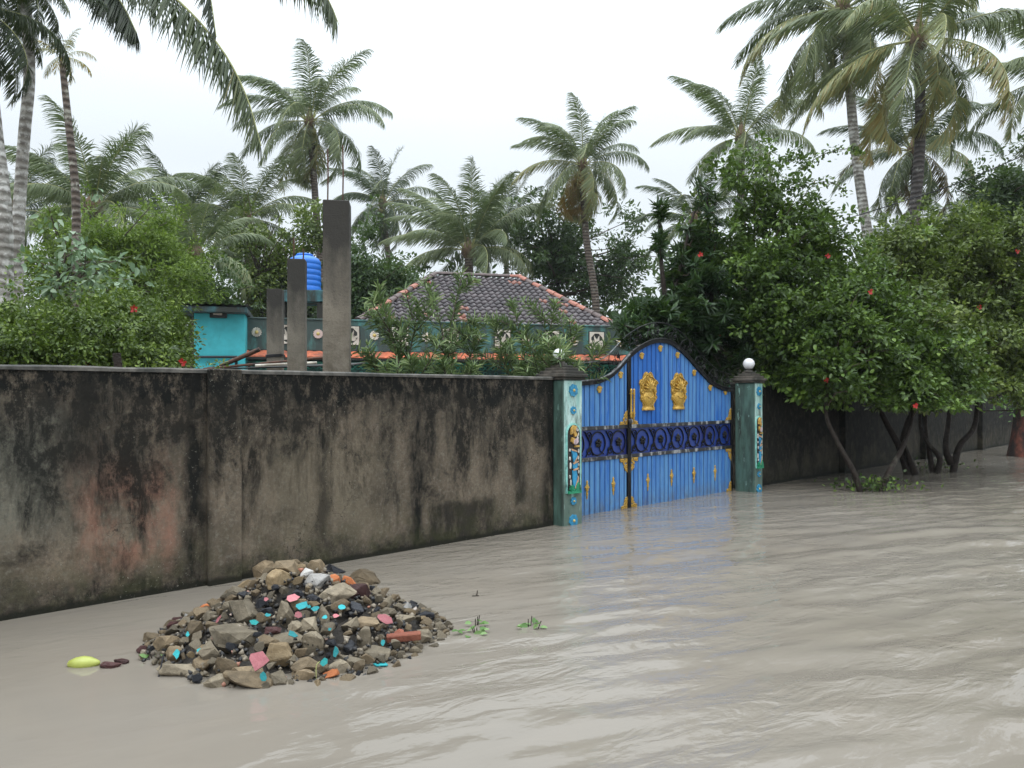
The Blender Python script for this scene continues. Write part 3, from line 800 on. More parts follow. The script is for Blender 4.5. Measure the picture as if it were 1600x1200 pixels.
def emblem(s, z):     # gold pot of plenty: footed pot, lip, lotus leaves and scrolling sides
    H = .27; e = MB(); y = -.014
    A = lambda u, v: (s + u * 1.2, z + v)
    half = [(.0, -.262), (.115, -.262), (.118, -.235), (.10, -.20), (.115, -.15), (.15, -.12), (.135, -.07), (.155, -.02), (.15, .05), (.17, .10), (.155, .15), (.11, .165), (.09, .21), (.075, .24), (.045, .262), (.02, .25), (0, .235)]
    poly = [A(u, v) for u, v in half] + [A(-u, v) for u, v in half[::-1][1:-1]]
    e.prism(poly, y - .006, y + .006)
    plate = e.build('pot_emblem', M['gold'], gate)
    p = MB()
    D = Matrix.Translation((s, y - .006, z)) @ Matrix.Diagonal((1.3, .38, 1, 1))
    p.lathe([(.085, -.255), (.088, -.235), (.06, -.225), (.05, -.205), (.07, -.185), (.092, -.14), (.098, -.10), (.092, -.06), (.075, -.035), (.06, -.022), (.058, -.01), (.078, -.002), (.085, .012), (.078, .022), (.03, .024)], 22, 0, D)
    for k in range(7):     # lotus petals
        a = (k - 3) * .42; L = .16 - abs(k - 3) * .012
        base = Vector((s, y - .02, z + .02)); d = Vector((math.sin(a), 0, math.cos(a)))
        p.tube([base, base + d * L * .35 + Vector((0, -.012, 0)), base + d * L * .75 + Vector((0, -.01, 0)), base + d * L], [.008, .02, .016, .003], 6)
    for k in (-1, 1):
        spiral(p, s + k * .155, z + .10, .05, 1.3, 0 if k > 0 else math.pi, k, y - .012, .010, 16)
        spiral(p, s + k * .152, z + .0, .042, 1.3, 1.2, k, y - .012, .009, 14)
        spiral(p, s + k * .15, z - .09, .036, 1.2, 2.2, -k, y - .012, .009, 14)
        spiral(p, s + k * .04, z + .215, .036, 1.1, math.pi / 2, -k, y - .012, .010, 14)
        p.tube(smooth_path([(s + k * .10, y - .01, z - .24), (s + k * .085, y - .01, z - .19), (s + k * .14, y - .012, z - .13), (s + k * .14, y - .012, z - .04), (s + k * .155, y - .01, z + .06)], 4), .0085, 6)
        p.tube(smooth_path([(s + k * .155, y - .01, z + .1), (s + k * .13, y - .012, z + .16), (s + k * .08, y - .012, z + .19), (s + k * .05, y - .01, z + .25)], 4), .009, 6)
        for q in range(3): p.lathe([(.010, 0), (.007, .012), (.0005, .014)], 6, 0, Matrix.Translation((s + k * (.02 + q * .022), y - .04, z - .095 + q * .012)) @ Matrix.Rotation(math.pi / 2, 4, 'X'))
    p.box((s - .10, y - .03, z - .262), (s + .10, y - .006, z - .245), 0, bev=.003)
    p.build('pot_relief', M['gold'], plate)


emblem(*G(1011.5, 611, GW)); emblem(*G(1059, 611, GW))

# ------------------------------------------------------------------ house behind the wall
HO = Vector((-6.935, 19.0, 0)); HA = math.atan2(2.5, 9.62)
hx = Vector((math.cos(HA), math.sin(HA), 0)); hy = Vector((-math.sin(HA), math.cos(HA), 0))


def HP(px, py, yl):    # pixel -> house-local (x, z) on the plane y = yl
    r = (px - 800) / F; base = HO + hy * yl
    # r*k - base.x = x*hx.x ; k - base.y = x*hx.y
    x = (r * base.y - base.x) / (hx.x - r * hx.y); k = base.y + x * hx.y
    return x, CZ + (HY - py) / F * k


house = thing('tiled_house', 'single-storey teal house with parapet frieze and grey clay tile hip roof', 'house', HO, HA)
W_ = 14.0; PT = 3.38; PB = 2.62
m = MB(); m.box((0, .16, -.35), (W_, 7.5, 2.5)); m.build('wall', M['teal_dark'], house)
m = MB(); m.box((0, 0, PB), (W_, .12, PT)); m.box((-.02, -.03, PT), (W_, .15, PT + .04), bev=.01); m.build('parapet', M['stain_teal'], house)
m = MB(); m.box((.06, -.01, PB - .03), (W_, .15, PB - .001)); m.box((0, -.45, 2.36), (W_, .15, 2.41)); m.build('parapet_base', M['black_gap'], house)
m = MB()      # return wall with pierced slots at the left end
m.box((-.06, .0, 2.6), (-.001, 1.6, 2.75)); m.box((-.06, .0, 3.2), (-.001, 1.6, 3.3))
for k in range(8): m.box((-.06, .02 + k * .2, 2.75), (-.001, .13 + k * .2, 3.2))
m.build('pierced_screen', M['black_gap'], house)
# clay tile sunshade
m = MB(); n = int(W_ / .04)
v = 0
vs = []
for i in range(n + 1):
    x = W_ * i / n; ph = (x / .22) % 1.0; hgt = .028 * abs(math.sin(math.pi * ph)) ** .7
    vs += [(x, -.46, 2.42 + hgt), (x, -.01, 2.575 + hgt)]
m.add(vs, [(i * 2, i * 2 + 2, i * 2 + 3, i * 2 + 1) for i in range(n)])
vs2 = []
for i in range(n + 1):
    x, y, z = vs[i * 2]; vs2 += [(x, y, z), (x, y, 2.412)]
m.add(vs2, [(i * 2, i * 2 + 1, i * 2 + 3, i * 2 + 2) for i in range(n)])
m.build('tiled_sunshade', M['orange_tile'], house, normals=False)


def daisy(px, mat):
    x, z = HP(px, 519 + (px - 401) * .028, 0); m = MB()
    for k in range(14):
        a = 2 * math.pi * k / 14; d = (math.cos(a), math.sin(a)); p = (-d[1], d[0]); r0, r1 = .04, .125
        m.prism([(x + d[0] * r0 - p[0] * .01, z + d[1] * r0 - p[1] * .01), (x + d[0] * r1 * .85 - p[0] * .024, z + d[1] * r1 * .85 - p[1] * .024), (x + d[0] * r1, z + d[1] * r1),
                 (x + d[0] * r1 * .85 + p[0] * .024, z + d[1] * r1 * .85 + p[1] * .024), (x + d[0] * r0 + p[0] * .01, z + d[1] * r0 + p[1] * .01)], -.03, .0)
    m.lathe([(.05, 0), (.045, .035), (.0005, .045)], 12, 1, Matrix.Translation((x, 0, z)) @ Matrix.Rotation(math.pi / 2, 4, 'X'))
    m.build('daisy_relief', [mat, M['yellow_c']], house)


for i, px in enumerate((401, 497, 585, 666, 745, 822, 897, 968, 1040)): daisy(px, M['daisy_pink'] if i in (1, 5) else M['daisy'])


def panel(px):
    x, z = HP(px, 526 + (px - 625) * .02, 0); m = MB(); hw = .21; hh = .235
    m.box((x - hw - .03, -.012, z - hh - .02), (x + hw + .03, .0, z + hh + .02), 1)
    for a, b_ in (((x - hw, -.03, z - hh), (x + hw, -.012, z - hh + .045)), ((x - hw, -.03, z + hh - .045), (x + hw, -.012, z + hh)), ((x - hw, -.03, z - hh + .045), (x - hw + .045, -.012, z + hh - .045)), ((x + hw - .045, -.03, z - hh + .045), (x + hw, -.012, z + hh - .045))):
        m.box(a, b_, 0)
    for k in range(9):      # leaf spray in the middle, white on black
        a = math.pi * (k + .5) / 9; b = (x, z - .13); L = .19 + .1 * (k % 2)
        e = (b[0] + L * math.cos(a) * .8, b[1] + L * math.sin(a)); q = (b[0] + L * .6 * math.cos(a + .22) * .8, b[1] + L * .6 * math.sin(a + .22)); q2 = (b[0] + L * .6 * math.cos(a - .22) * .8, b[1] + L * .6 * math.sin(a - .22))
        m.prism([b, q2, e, q], -.026, -.012)
    for dx in (-1, 1):
        for dz in (-1, 1): m.prism([(x + dx * .165, z + dz * .19), (x + dx * .06, z + dz * .19), (x + dx * .165, z + dz * .08)], -.026, -.012)
    m.build('white_relief_panel', [M['daisy'], M['black_gap']], house)


for px in (450, 548, 625, 704, 785, 862, 932, 1005, 1075): panel(px)
m = MB()     # wavy green ornament under the sunshade
for i in range(46):
    x = .3 + i * .3
    for k, ph in ((0, 0), (1, math.pi)):
        m.tube([(x + .3 * j / 6, .13, 2.2 + .055 * math.sin(ph + 2 * math.pi * j / 6)) for j in range(7)], .016, 5)
    m.tube([(x + .15 + .05 * math.cos(a), .13, 2.05 + .04 * math.sin(a)) for a in np.linspace(0, 6.28, 9)], .014, 4)
m.box((0.05, .12, 2.28), (W_, .159, 2.33)); m.build('lattice_ornament', M['teal_light'], house)

# hip roof with real tile relief
m_t, t_, b_t, tc_ = new_mat('weathered clay tiles')
a_ = nd(t_, 'ShaderNodeAttribute', attribute_name='v').outputs['Fac']
c_ = ramp(t_, a_, [(0, (.030, .023, .027)), (.5, (.060, .046, .052)), (.88, (.105, .085, .09)), (.93, (.26, .10, .07)), (1, (.32, .13, .09))])
c_ = mix(t_, rng(t_, noise(t_, tc_.outputs['Object'], 5, 6, .7), .5, .72, 0, .75), c_, (.03, .027, .03))
t_.links.new(c_, b_t.inputs['Base Color']); b_t.inputs['Roughness'].default_value = .38; M['tiles'] = m_t
bump(t_, b_t, noise(t_, tc_.outputs['Object'], 30, 4), .4, .01)
EZ, RZh, EY, RY = 3.42, 5.35, .7, 4.6
xr0 = HP(680, 432, RY)[0]; xr1 = HP(812, 437, RY)[0]; xe0 = HP(560, 500, EY)[0]; xe1 = HP(966, 500, EY)[0]
DEP = 2 * (RY - EY)


def tile_slope(P, n_rows, w=.225, name='tiled_slope', seed=0):
    """P(a, b): a = metres along the eave, b = 0 eave .. 1 ridge -> (point, up normal); tiles lap row over row"""
    r = np.random.RandomState(seed)
    V = []; Q = []; val = []
    sub = 4
    for j in range(n_rows):
        b0, b1 = j / n_rows, (j + 1) / n_rows
        a0, a1 = P.span((b0 + b1) / 2)
        k0, k1 = int(math.floor(a0 / w)), int(math.ceil(a1 / w))
        for k in range(k0, k1):
            vv = r.rand() * .88 if r.rand() > .022 else .95
            lift = r.uniform(-.004, .006)
            for q in range(sub):
                s0, s1 = (k + q / sub) * w, (k + (q + 1) / sub) * w
                s0c, s1c = max(s0, a0), min(s1, a1)
                if s1c <= s0c: continue
                hh = lambda s: .03 * math.sin(2 * math.pi * s / w + .3)
                o = len(V)
                for (s, b, h) in ((s0c, b0 - .012, .066), (s1c, b0 - .012, .066), (s1c, b1, .012), (s0c, b1, .012), (s0c, b0 - .012, .012), (s1c, b0 - .012, .012)):
                    V.append(P(s, b, h + lift + hh(s)))
                Q += [(o, o + 1, o + 2, o + 3), (o + 4, o + 5, o + 1, o)]; val += [vv, vv]
    return np_mesh(name, np.array(V), quads=np.array(Q), mats=[M['tiles']], v=val, parent=house)


class Slope:
    def __init__(s, A, B, Cc, D): s.A, s.B, s.C, s.D = map(Vector, (A, B, Cc, D)); s.u = (s.B - s.A).normalized(); s.n = s.u.cross(((s.C + s.D) / 2 - s.A)).normalized(); s.n = s.n if s.n.z > 0 else -s.n; s.up = s.n.cross(s.u); s.up = s.up if s.up.z > 0 else -s.up; s.H = (s.D - s.A).dot(s.up)
    def span(s, b): return ((s.D - s.A).dot(s.u) * b, (s.B - s.A).dot(s.u) + ((s.C - s.B).dot(s.u)) * b)
    def __call__(s, a, b, h): return s.A + s.u * a + s.up * (s.H * b) + s.n * h


E = [(xe0, EY, EZ), (xe1, EY, EZ), (xe1, EY + DEP, EZ), (xe0, EY + DEP, EZ)]; R0, R1 = (xr0, RY, RZh), (xr1, RY, RZh)
tile_slope(Slope(E[0], E[1], R1, R0), 15, w=.2, seed=1)
tile_slope(Slope(E[3], E[0], R0, R0), 13, seed=2); tile_slope(Slope(E[1], E[2], R1, R1), 13, seed=3)
m = MB(); m.add([E[2], E[3], R0, R1], [(0, 1, 2, 3)]); m.build('rear_slope', M['tiles'], house)
rr = random.Random(5)
for (a, b_) in ((R0, R1), (R0, E[0]), (R1, E[1])):
    a, b_ = Vector(a), Vector(b_); L = (b_ - a).length; n = int(L / .36); mm = MB()
    for i in range(n):
        p, q = a.lerp(b_, i / n), a.lerp(b_, (i + 1.1) / n); up = Vector((0, 0, .05)); d = (q - p).normalized(); s = d.cross(Vector((0, 0, 1))).normalized(); nn = s.cross(d)
        mi = 0 if rr.random() < .45 else 1
        vs = []
        for (P_, r_) in ((p, .10), (q, .125)):
            for k in range(7):
                an = math.pi * k / 6; vs.append(P_ + up + s * r_ * math.cos(an) + nn * r_ * .8 * math.sin(an))
        mm.add(vs, [(k, k + 1, k + 8, k + 7) for k in range(6)] + [tuple(range(7)), tuple(range(13, 6, -1))], mi)
    M['ridge_dark'] = M.get('ridge_dark') or simple('dark ridge tile', (.10, .07, .065), .6, .3, 9, .3)
    M['ridge_red'] = M.get('ridge_red') or simple('red ridge tile', (.34, .13, .09), .6, .3, 9, .3)
    mm.build('ridge_tiles', [M['ridge_red'], M['ridge_dark']], house)

# turquoise outbuilding with slab roof
tw = thing('outbuilding', 'turquoise outbuilding with dark overhanging slab roof left of the house', 'outbuilding', at(303, 616, 18.2) * Vector((1, 1, 0)) if False else Vector((at(303, 616, 18.2).x, 18.2, 0)), HA)
zt = lambda py, D=18.2: CZ + (HY - py) / F * D
m = MB(); m.box((0, 0, -.3), (1.15, 1.3, zt(489)), bev=.01); m.build('wall', M['teal'], tw)
m = MB(); m.box((-.25, -.35, zt(489)), (1.22, 1.6, zt(480)), bev=.012); m.build('slab_roof', M['slab'], tw)
m = MB(); n = 40
vs = []
for i in range(n + 1):
    x = -.27 + 1.5 * i / n; vs += [(x, -.40, zt(477) + .018 * math.sin(i * 1.3)), (x, 1.6, zt(474) + .06 + .018 * math.sin(i * 1.3))]
m.add(vs, [(i * 2, i * 2 + 2, i * 2 + 3, i * 2 + 1) for i in range(n)]); m.build('corrugated_sheet', M['black_gap'], tw, normals=False)
m = MB(); m.box((.36, -.10, zt(496)), (.74, -.001, zt(487.5))); m.build('vent_hood', M['black_gap'], tw)
m = MB(); m.box((.44, -.11, zt(492)), (.64, -.101, zt(489.2))); m.build('vent_opening', M['daisy'], tw)
m = MB(); m.tube([(-.05, -.06, zt(558)), (.95, -.06, zt(557))], .03, 8); m.tube([(.95, -.06, zt(557)), (.95, -.02, zt(557)), (.95, -.03, 0)], .03, 8); m.build('drain_pipe', M['pipe_black'], tw)

# rusty lean-to by the wall
lt = thing('lean_to', 'rusty lean-to of sheet and angle iron beside the raw concrete columns', 'shelter', at(345, 616, 11.5) * 1.0, 0); lt.location.z = 0
ZL = lambda py: CZ + (HY - py) / F * 11.5
m = MB(); m.add([(-.2, 0, ZL(576)), (1.9, .35, ZL(568)), (1.9, 1.4, ZL(560)), (-.2, 1.2, ZL(570)), (-.2, 0, ZL(576) - .02), (1.9, .35, ZL(568) - .02), (1.9, 1.4, ZL(560) - .02), (-.2, 1.2, ZL(570) - .02)], [(0, 1, 2, 3), (4, 7, 6, 5), (0, 4, 5, 1), (1, 5, 6, 2), (2, 6, 7, 3), (3, 7, 4, 0)])
m.build('roof_sheet', M['black_gap'], lt)
m = MB(); m.tube([(-.25, -.03, ZL(577)), (1.9, .3, ZL(553))], .022, 5); m.tube([(-.05, .1, ZL(572)), (.55, .1, ZL(545))], .035, 4); m.build('rusty_bars', M['rust'], lt)
m = MB()
for x_ in (-.15, 1.85): m.tube([(x_, .3, -.3), (x_, .3, ZL(570))], .03, 6)
m.build('prop', M['rust'], lt)
m = MB(); m.tube([(.5, .05, ZL(571)), (1.4, .15, ZL(566))], .02, 6); m.build('pale_pipe', M['daisy'], lt)

# raw concrete columns in a row going away
COLTOP = {}
for (x0, x1, py, D, lab, mat, rebars) in ((503, 547, 312, 7.6, 'nearest and tallest-looking raw concrete column, rising above the wall', 'concrete', ((507, 226), (531, 220))),
                                          (448, 477, 404, 10.7, 'middle raw concrete column with thin rebars, in front of the blue tank', 'concrete2', ((455, 368), (470, 386))),
                                          (416, 441, 451, 12.8, 'farthest raw concrete column with a dark wet streak and rope', 'concrete2', ())):
    p = at((x0 + x1) / 2, 616, D); r = thing('concrete_column', lab, 'column', (p.x, D, 0), math.radians(8), 'raw concrete columns of an unfinished building')
    hw = (x1 - x0) / 2 / F * D * .93; top = CZ + (HY - py) / F * D
    bm = bmesh.new(); bmesh.ops.create_cube(bm, size=1); bmesh.ops.scale(bm, vec=(hw * 2, hw * 2, top + .35), verts=bm.verts); bmesh.ops.translate(bm, vec=(0, hw, (top - .35) / 2), verts=bm.verts)
    bmesh.ops.subdivide_edges(bm, edges=[e for e in bm.edges if abs(e.verts[0].co.z - e.verts[1].co.z) > 1], cuts=24)
    bmesh.ops.bevel(bm, geom=[e for e in bm.edges if all(abs(abs(v_.co.x) - hw) < 1e-4 for v_ in e.verts)], offset=.008, segments=1, affect='EDGES')
    rr = random.Random(x0)
    for v_ in bm.verts: v_.co += Vector((rr.uniform(-.0012, .0012), rr.uniform(-.0012, .0012), 0))
    mb = MB(); mb.bm(bm); mb.build('shaft', M[mat], r)
    for (a, b_) in rebars:
        mb = MB(); q = at(a, b_, D); l = Matrix.Rotation(-math.radians(8), 4, 'Z') @ Vector((q.x - p.x, hw, 0))
        mb.tube([(l.x, l.y, top - .05), (l.x + .005, l.y, (q.z + top) / 2), (l.x, l.y + .01, q.z)], .008 if D < 9 else .012, 5); mb.build('rebar', M['rust'], r)
    if x0 == 416:
        mb = MB()
        for k in range(3):
            z = CZ + (HY - 555 - k * 1.5) / F * D; e = hw + .012
            mb.tube([(-e, -.012, z), (e, -.012, z + .02), (e, 2 * hw + .01, z + .01), (-e, 2 * hw + .01, z), (-e, -.012, z)], .007, 5)
        mb.build('rope', M['pipe_black'], r)

# blue tank on its slab stand
TD = 24.0; tp = at(476, 616, TD)
st = thing('tank_stand', 'concrete slab stand carrying the blue water tank', 'stand', (tp.x, TD, 0))
zs1 = CZ + (HY - 457) / F * TD; zs0 = CZ + (HY - 475) / F * TD
m = MB(); m.box((-.75, -.6, zs0), (.75, .6, zs1), bev=.015); m.build('slab', M['slab'], st)
for x_, y_ in ((-.55, -.45), (.62, -.45), (-.55, .45), (.62, .45)):
    m = MB(); m.box((x_ - .1, y_ - .1, -.3), (x_ + .1, y_ + .1, zs0 - .001)); m.build('leg', M['concrete2'], st)
tk = thing('water_tank', 'ribbed bright blue plastic water tank on a slab stand', 'water tank', (tp.x, TD, zs1 + .002))
Ht = (457 - 397) / F * TD; prof = [(.0005, 0), (.46, 0), (.50, .02)]
for k in range(5):
    z = .03 + k * .17; prof += [(.50, z), (.503, z + .11), (.488, z + .128), (.488, z + .148)]
prof += [(.50, .89), (.49, .96), (.44, 1.04), (.34, 1.10), (.25, 1.13), (.24, 1.14)]
m = MB(); m.lathe(prof, 40); m.build('body', M['tank'], tk)
m = MB(); m.lathe([(.25, 1.13), (.26, 1.14), (.26, Ht - .02), (.22, Ht), (.0005, Ht)], 28); m.build('lid', M['tank'], tk)

# ------------------------------------------------------------------ rubble heap
RC = Vector((-1.33, 4.90, 0))


def Hm(x, y):
    dx, dy = x - RC.x, y - RC.y
    a = math.atan2(dy, dx)
    rx = 1.02 if dx > 0 else .90; ry = .96 if dy < 0 else .78
    r = math.hypot(dx / rx, dy / ry)
    h = .40 * max(0, 1 - r) ** (1.22 if dx > 0 else .95) if r < 1 else -.15 * (r - 1) * 3
    # plateau to the left/right of the summit
    h = min(h, .355)
    h += .025 * (1 - min(1, r)) + .02 * math.sin(6 * x + 1) * math.cos(7 * y)
    if dx > .35: h -= .05 * (dx - .35)
    return h


def ray_heap(px, py):
    r = (px - 800) / F; s = (HY - py) / F; D = 3.5
    while D < 6.6:
        x = r * D; z = CZ + s * D
        if z <= max(Hm(x, D), -.0): return Vector((x, D, z))
        D += .01
    return Vector((r * 5, 5, 0))


n = 70; V = []; xs = np.linspace(-1.25, 1.25, n)
rs = np.random.RandomState(8)
for j in range(n):
    for i in range(n):
        x, y = RC.x + xs[i], RC.y + xs[j]; V.append((x, y, Hm(x, y) - .06 + rs.uniform(-.015, .015)))
i = np.arange((n - 1) * n).reshape(n - 1, n)[:, :-1].ravel()
M['fines'] = simple('wet rubble fines with gap shade', (.032, .026, .020), .75, .5, 30, 1, .01)  # base colour darkened so the gaps between stones look shaded
tag(np_mesh('rubble_fines', V, quads=np.stack([i, i + 1, i + n + 1, i + n], 1), mats=[M['fines']]), 'grit and fines packed between the stones of the heap, darkened as gap shade', 'rubble', kind='stuff')


def stone_mat(name, a, b_, rough=.7, spot=(.05, .045, .04)):
    m, t, b, tc = new_mat(name); co = tc.outputs['Object']
    g = nd(t, 'ShaderNodeObjectInfo').outputs['Random']
    c = mix(t, rng(t, noise(t, co, 16, 6, .65), .3, .7), a, b_)
    c = mix(t, rng(t, noise(t, co, 60, 5, .7), .55, .75, 0, .7), c, spot)
    c = mix(t, rng(t, noise(t, co, 11, 5, .6, off=(4, 1, 2)), .5, .7, 0, .6), c, [x * .55 for x in a])
    hsv = nd(t, 'ShaderNodeHueSaturation', {'Color': c, 'Value': mth(t, 'MULTIPLY_ADD', g, .7, .52)}).outputs[0]
    t.links.new(hsv, b.inputs['Base Color']); b.inputs['Roughness'].default_value = rough; b.inputs['Specular IOR Level'].default_value = .22
    bump(t, b, mth(t, 'ADD', noise(t, co, 35, 6, .7), mth(t, 'MULTIPLY', noise(t, co, 120, 4, .7), .4)), .9, .01); return m


SM = dict(grey=stone_mat('grey stone', (.150, .124, .088), (.30, .250, .178)), brown=stone_mat('brown stone', (.13, .098, .062), (.28, .21, .13)), tan=stone_mat('tan stone', (.20, .14, .075), (.33, .25, .15)),
          dark=stone_mat('dark wet stone', (.016, .017, .021), (.042, .043, .050), .35, (.01, .01, .01)), maroon=stone_mat('maroon stone', (.06, .025, .025), (.10, .045, .042), .4),
          orange=stone_mat('orange brick bit', (.50, .14, .05), (.62, .24, .10)), white=stone_mat('whitish plaster lump', (.36, .34, .32), (.52, .50, .47)), red=stone_mat('red brick lump', (.22, .07, .045), (.30, .11, .07)),
          pink=stone_mat('pink painted plaster', (.46, .15, .17), (.58, .22, .24), .55, (.40, .20, .18)), cyan=stone_mat('turquoise painted plaster', (.025, .30, .33), (.05, .42, .45), .5, (.04, .25, .26)), cyan2=stone_mat('deep turquoise painted plaster', (.01, .20, .20), (.02, .28, .27), .5))
smooth_rs = random.Random(77)


def stone(name, mat, size, loc, seed, flat=(1, 1, 1), rot=None, npts=13, sub=True):
    r = random.Random(seed); bm = bmesh.new()
    for _ in range(npts):
        d = Vector((r.gauss(0, 1), r.gauss(0, 1), r.gauss(0, 1))).normalized() * r.uniform(.8, 1.05)
        bm.verts.new((d.x * flat[0], d.y * flat[1], d.z * flat[2]))
    bmesh.ops.convex_hull(bm, input=bm.verts); bmesh.ops.delete(bm, geom=[v_ for v_ in bm.verts if not v_.link_faces], context='VERTS')
    if sub:
        bmesh.ops.dissolve_limit(bm, angle_limit=.25, verts=bm.verts, edges=bm.edges)
        bmesh.ops.bevel(bm, geom=bm.edges[:], offset=.045, segments=1, affect='EDGES', clamp_overlap=True)
        bmesh.ops.triangulate(bm, faces=bm.faces)
        bmesh.ops.subdivide_edges(bm, edges=[e for e in bm.edges if e.calc_length() > .45], cuts=1)
        bmesh.ops.triangulate(bm, faces=bm.faces)
        for v_ in bm.verts: v_.co *= 1 + r.uniform(-.045, .045)
    bmesh.ops.scale(bm, vec=(size, size, size), verts=bm.verts)
    mb = MB(); mb.bm(bm); o = mb.build(name, mat)
    o.location = loc; o.rotation_euler = rot or (r.uniform(0, 6.28), r.uniform(0, 6.28), r.uniform(0, 6.28))
    return o


def shard(mat, backmat, size, loc, seed, asp=1.5, tilt=(.9, 0, 0), elong=1.0, thick=.18):
    r = random.Random(seed); n = 6 if seed % 2 else 7; pts = []
    for k in range(n):
        a = 2 * math.pi * (k + r.uniform(-.4, .4)) / n; q = r.uniform(.62, 1.15); pts.append((size * asp * q * math.cos(a), size * q * math.sin(a)))
    vs = [(x, y, 0) for x, y in pts] + [(x * 1.02, y * 1.02, -size * thick) for x, y in pts]
    mb = MB(); mb.add(vs, [tuple(range(n))], 0); mb.add(vs[n:], [tuple(range(n - 1, -1, -1))], 1)
    mb.add(vs, [(k, k + n, (k + 1) % n + n, (k + 1) % n) for k in range(n)], 1)
    o = mb.build('plaster_shard', [mat, backmat]); o.location = loc; o.rotation_euler = tilt; return o


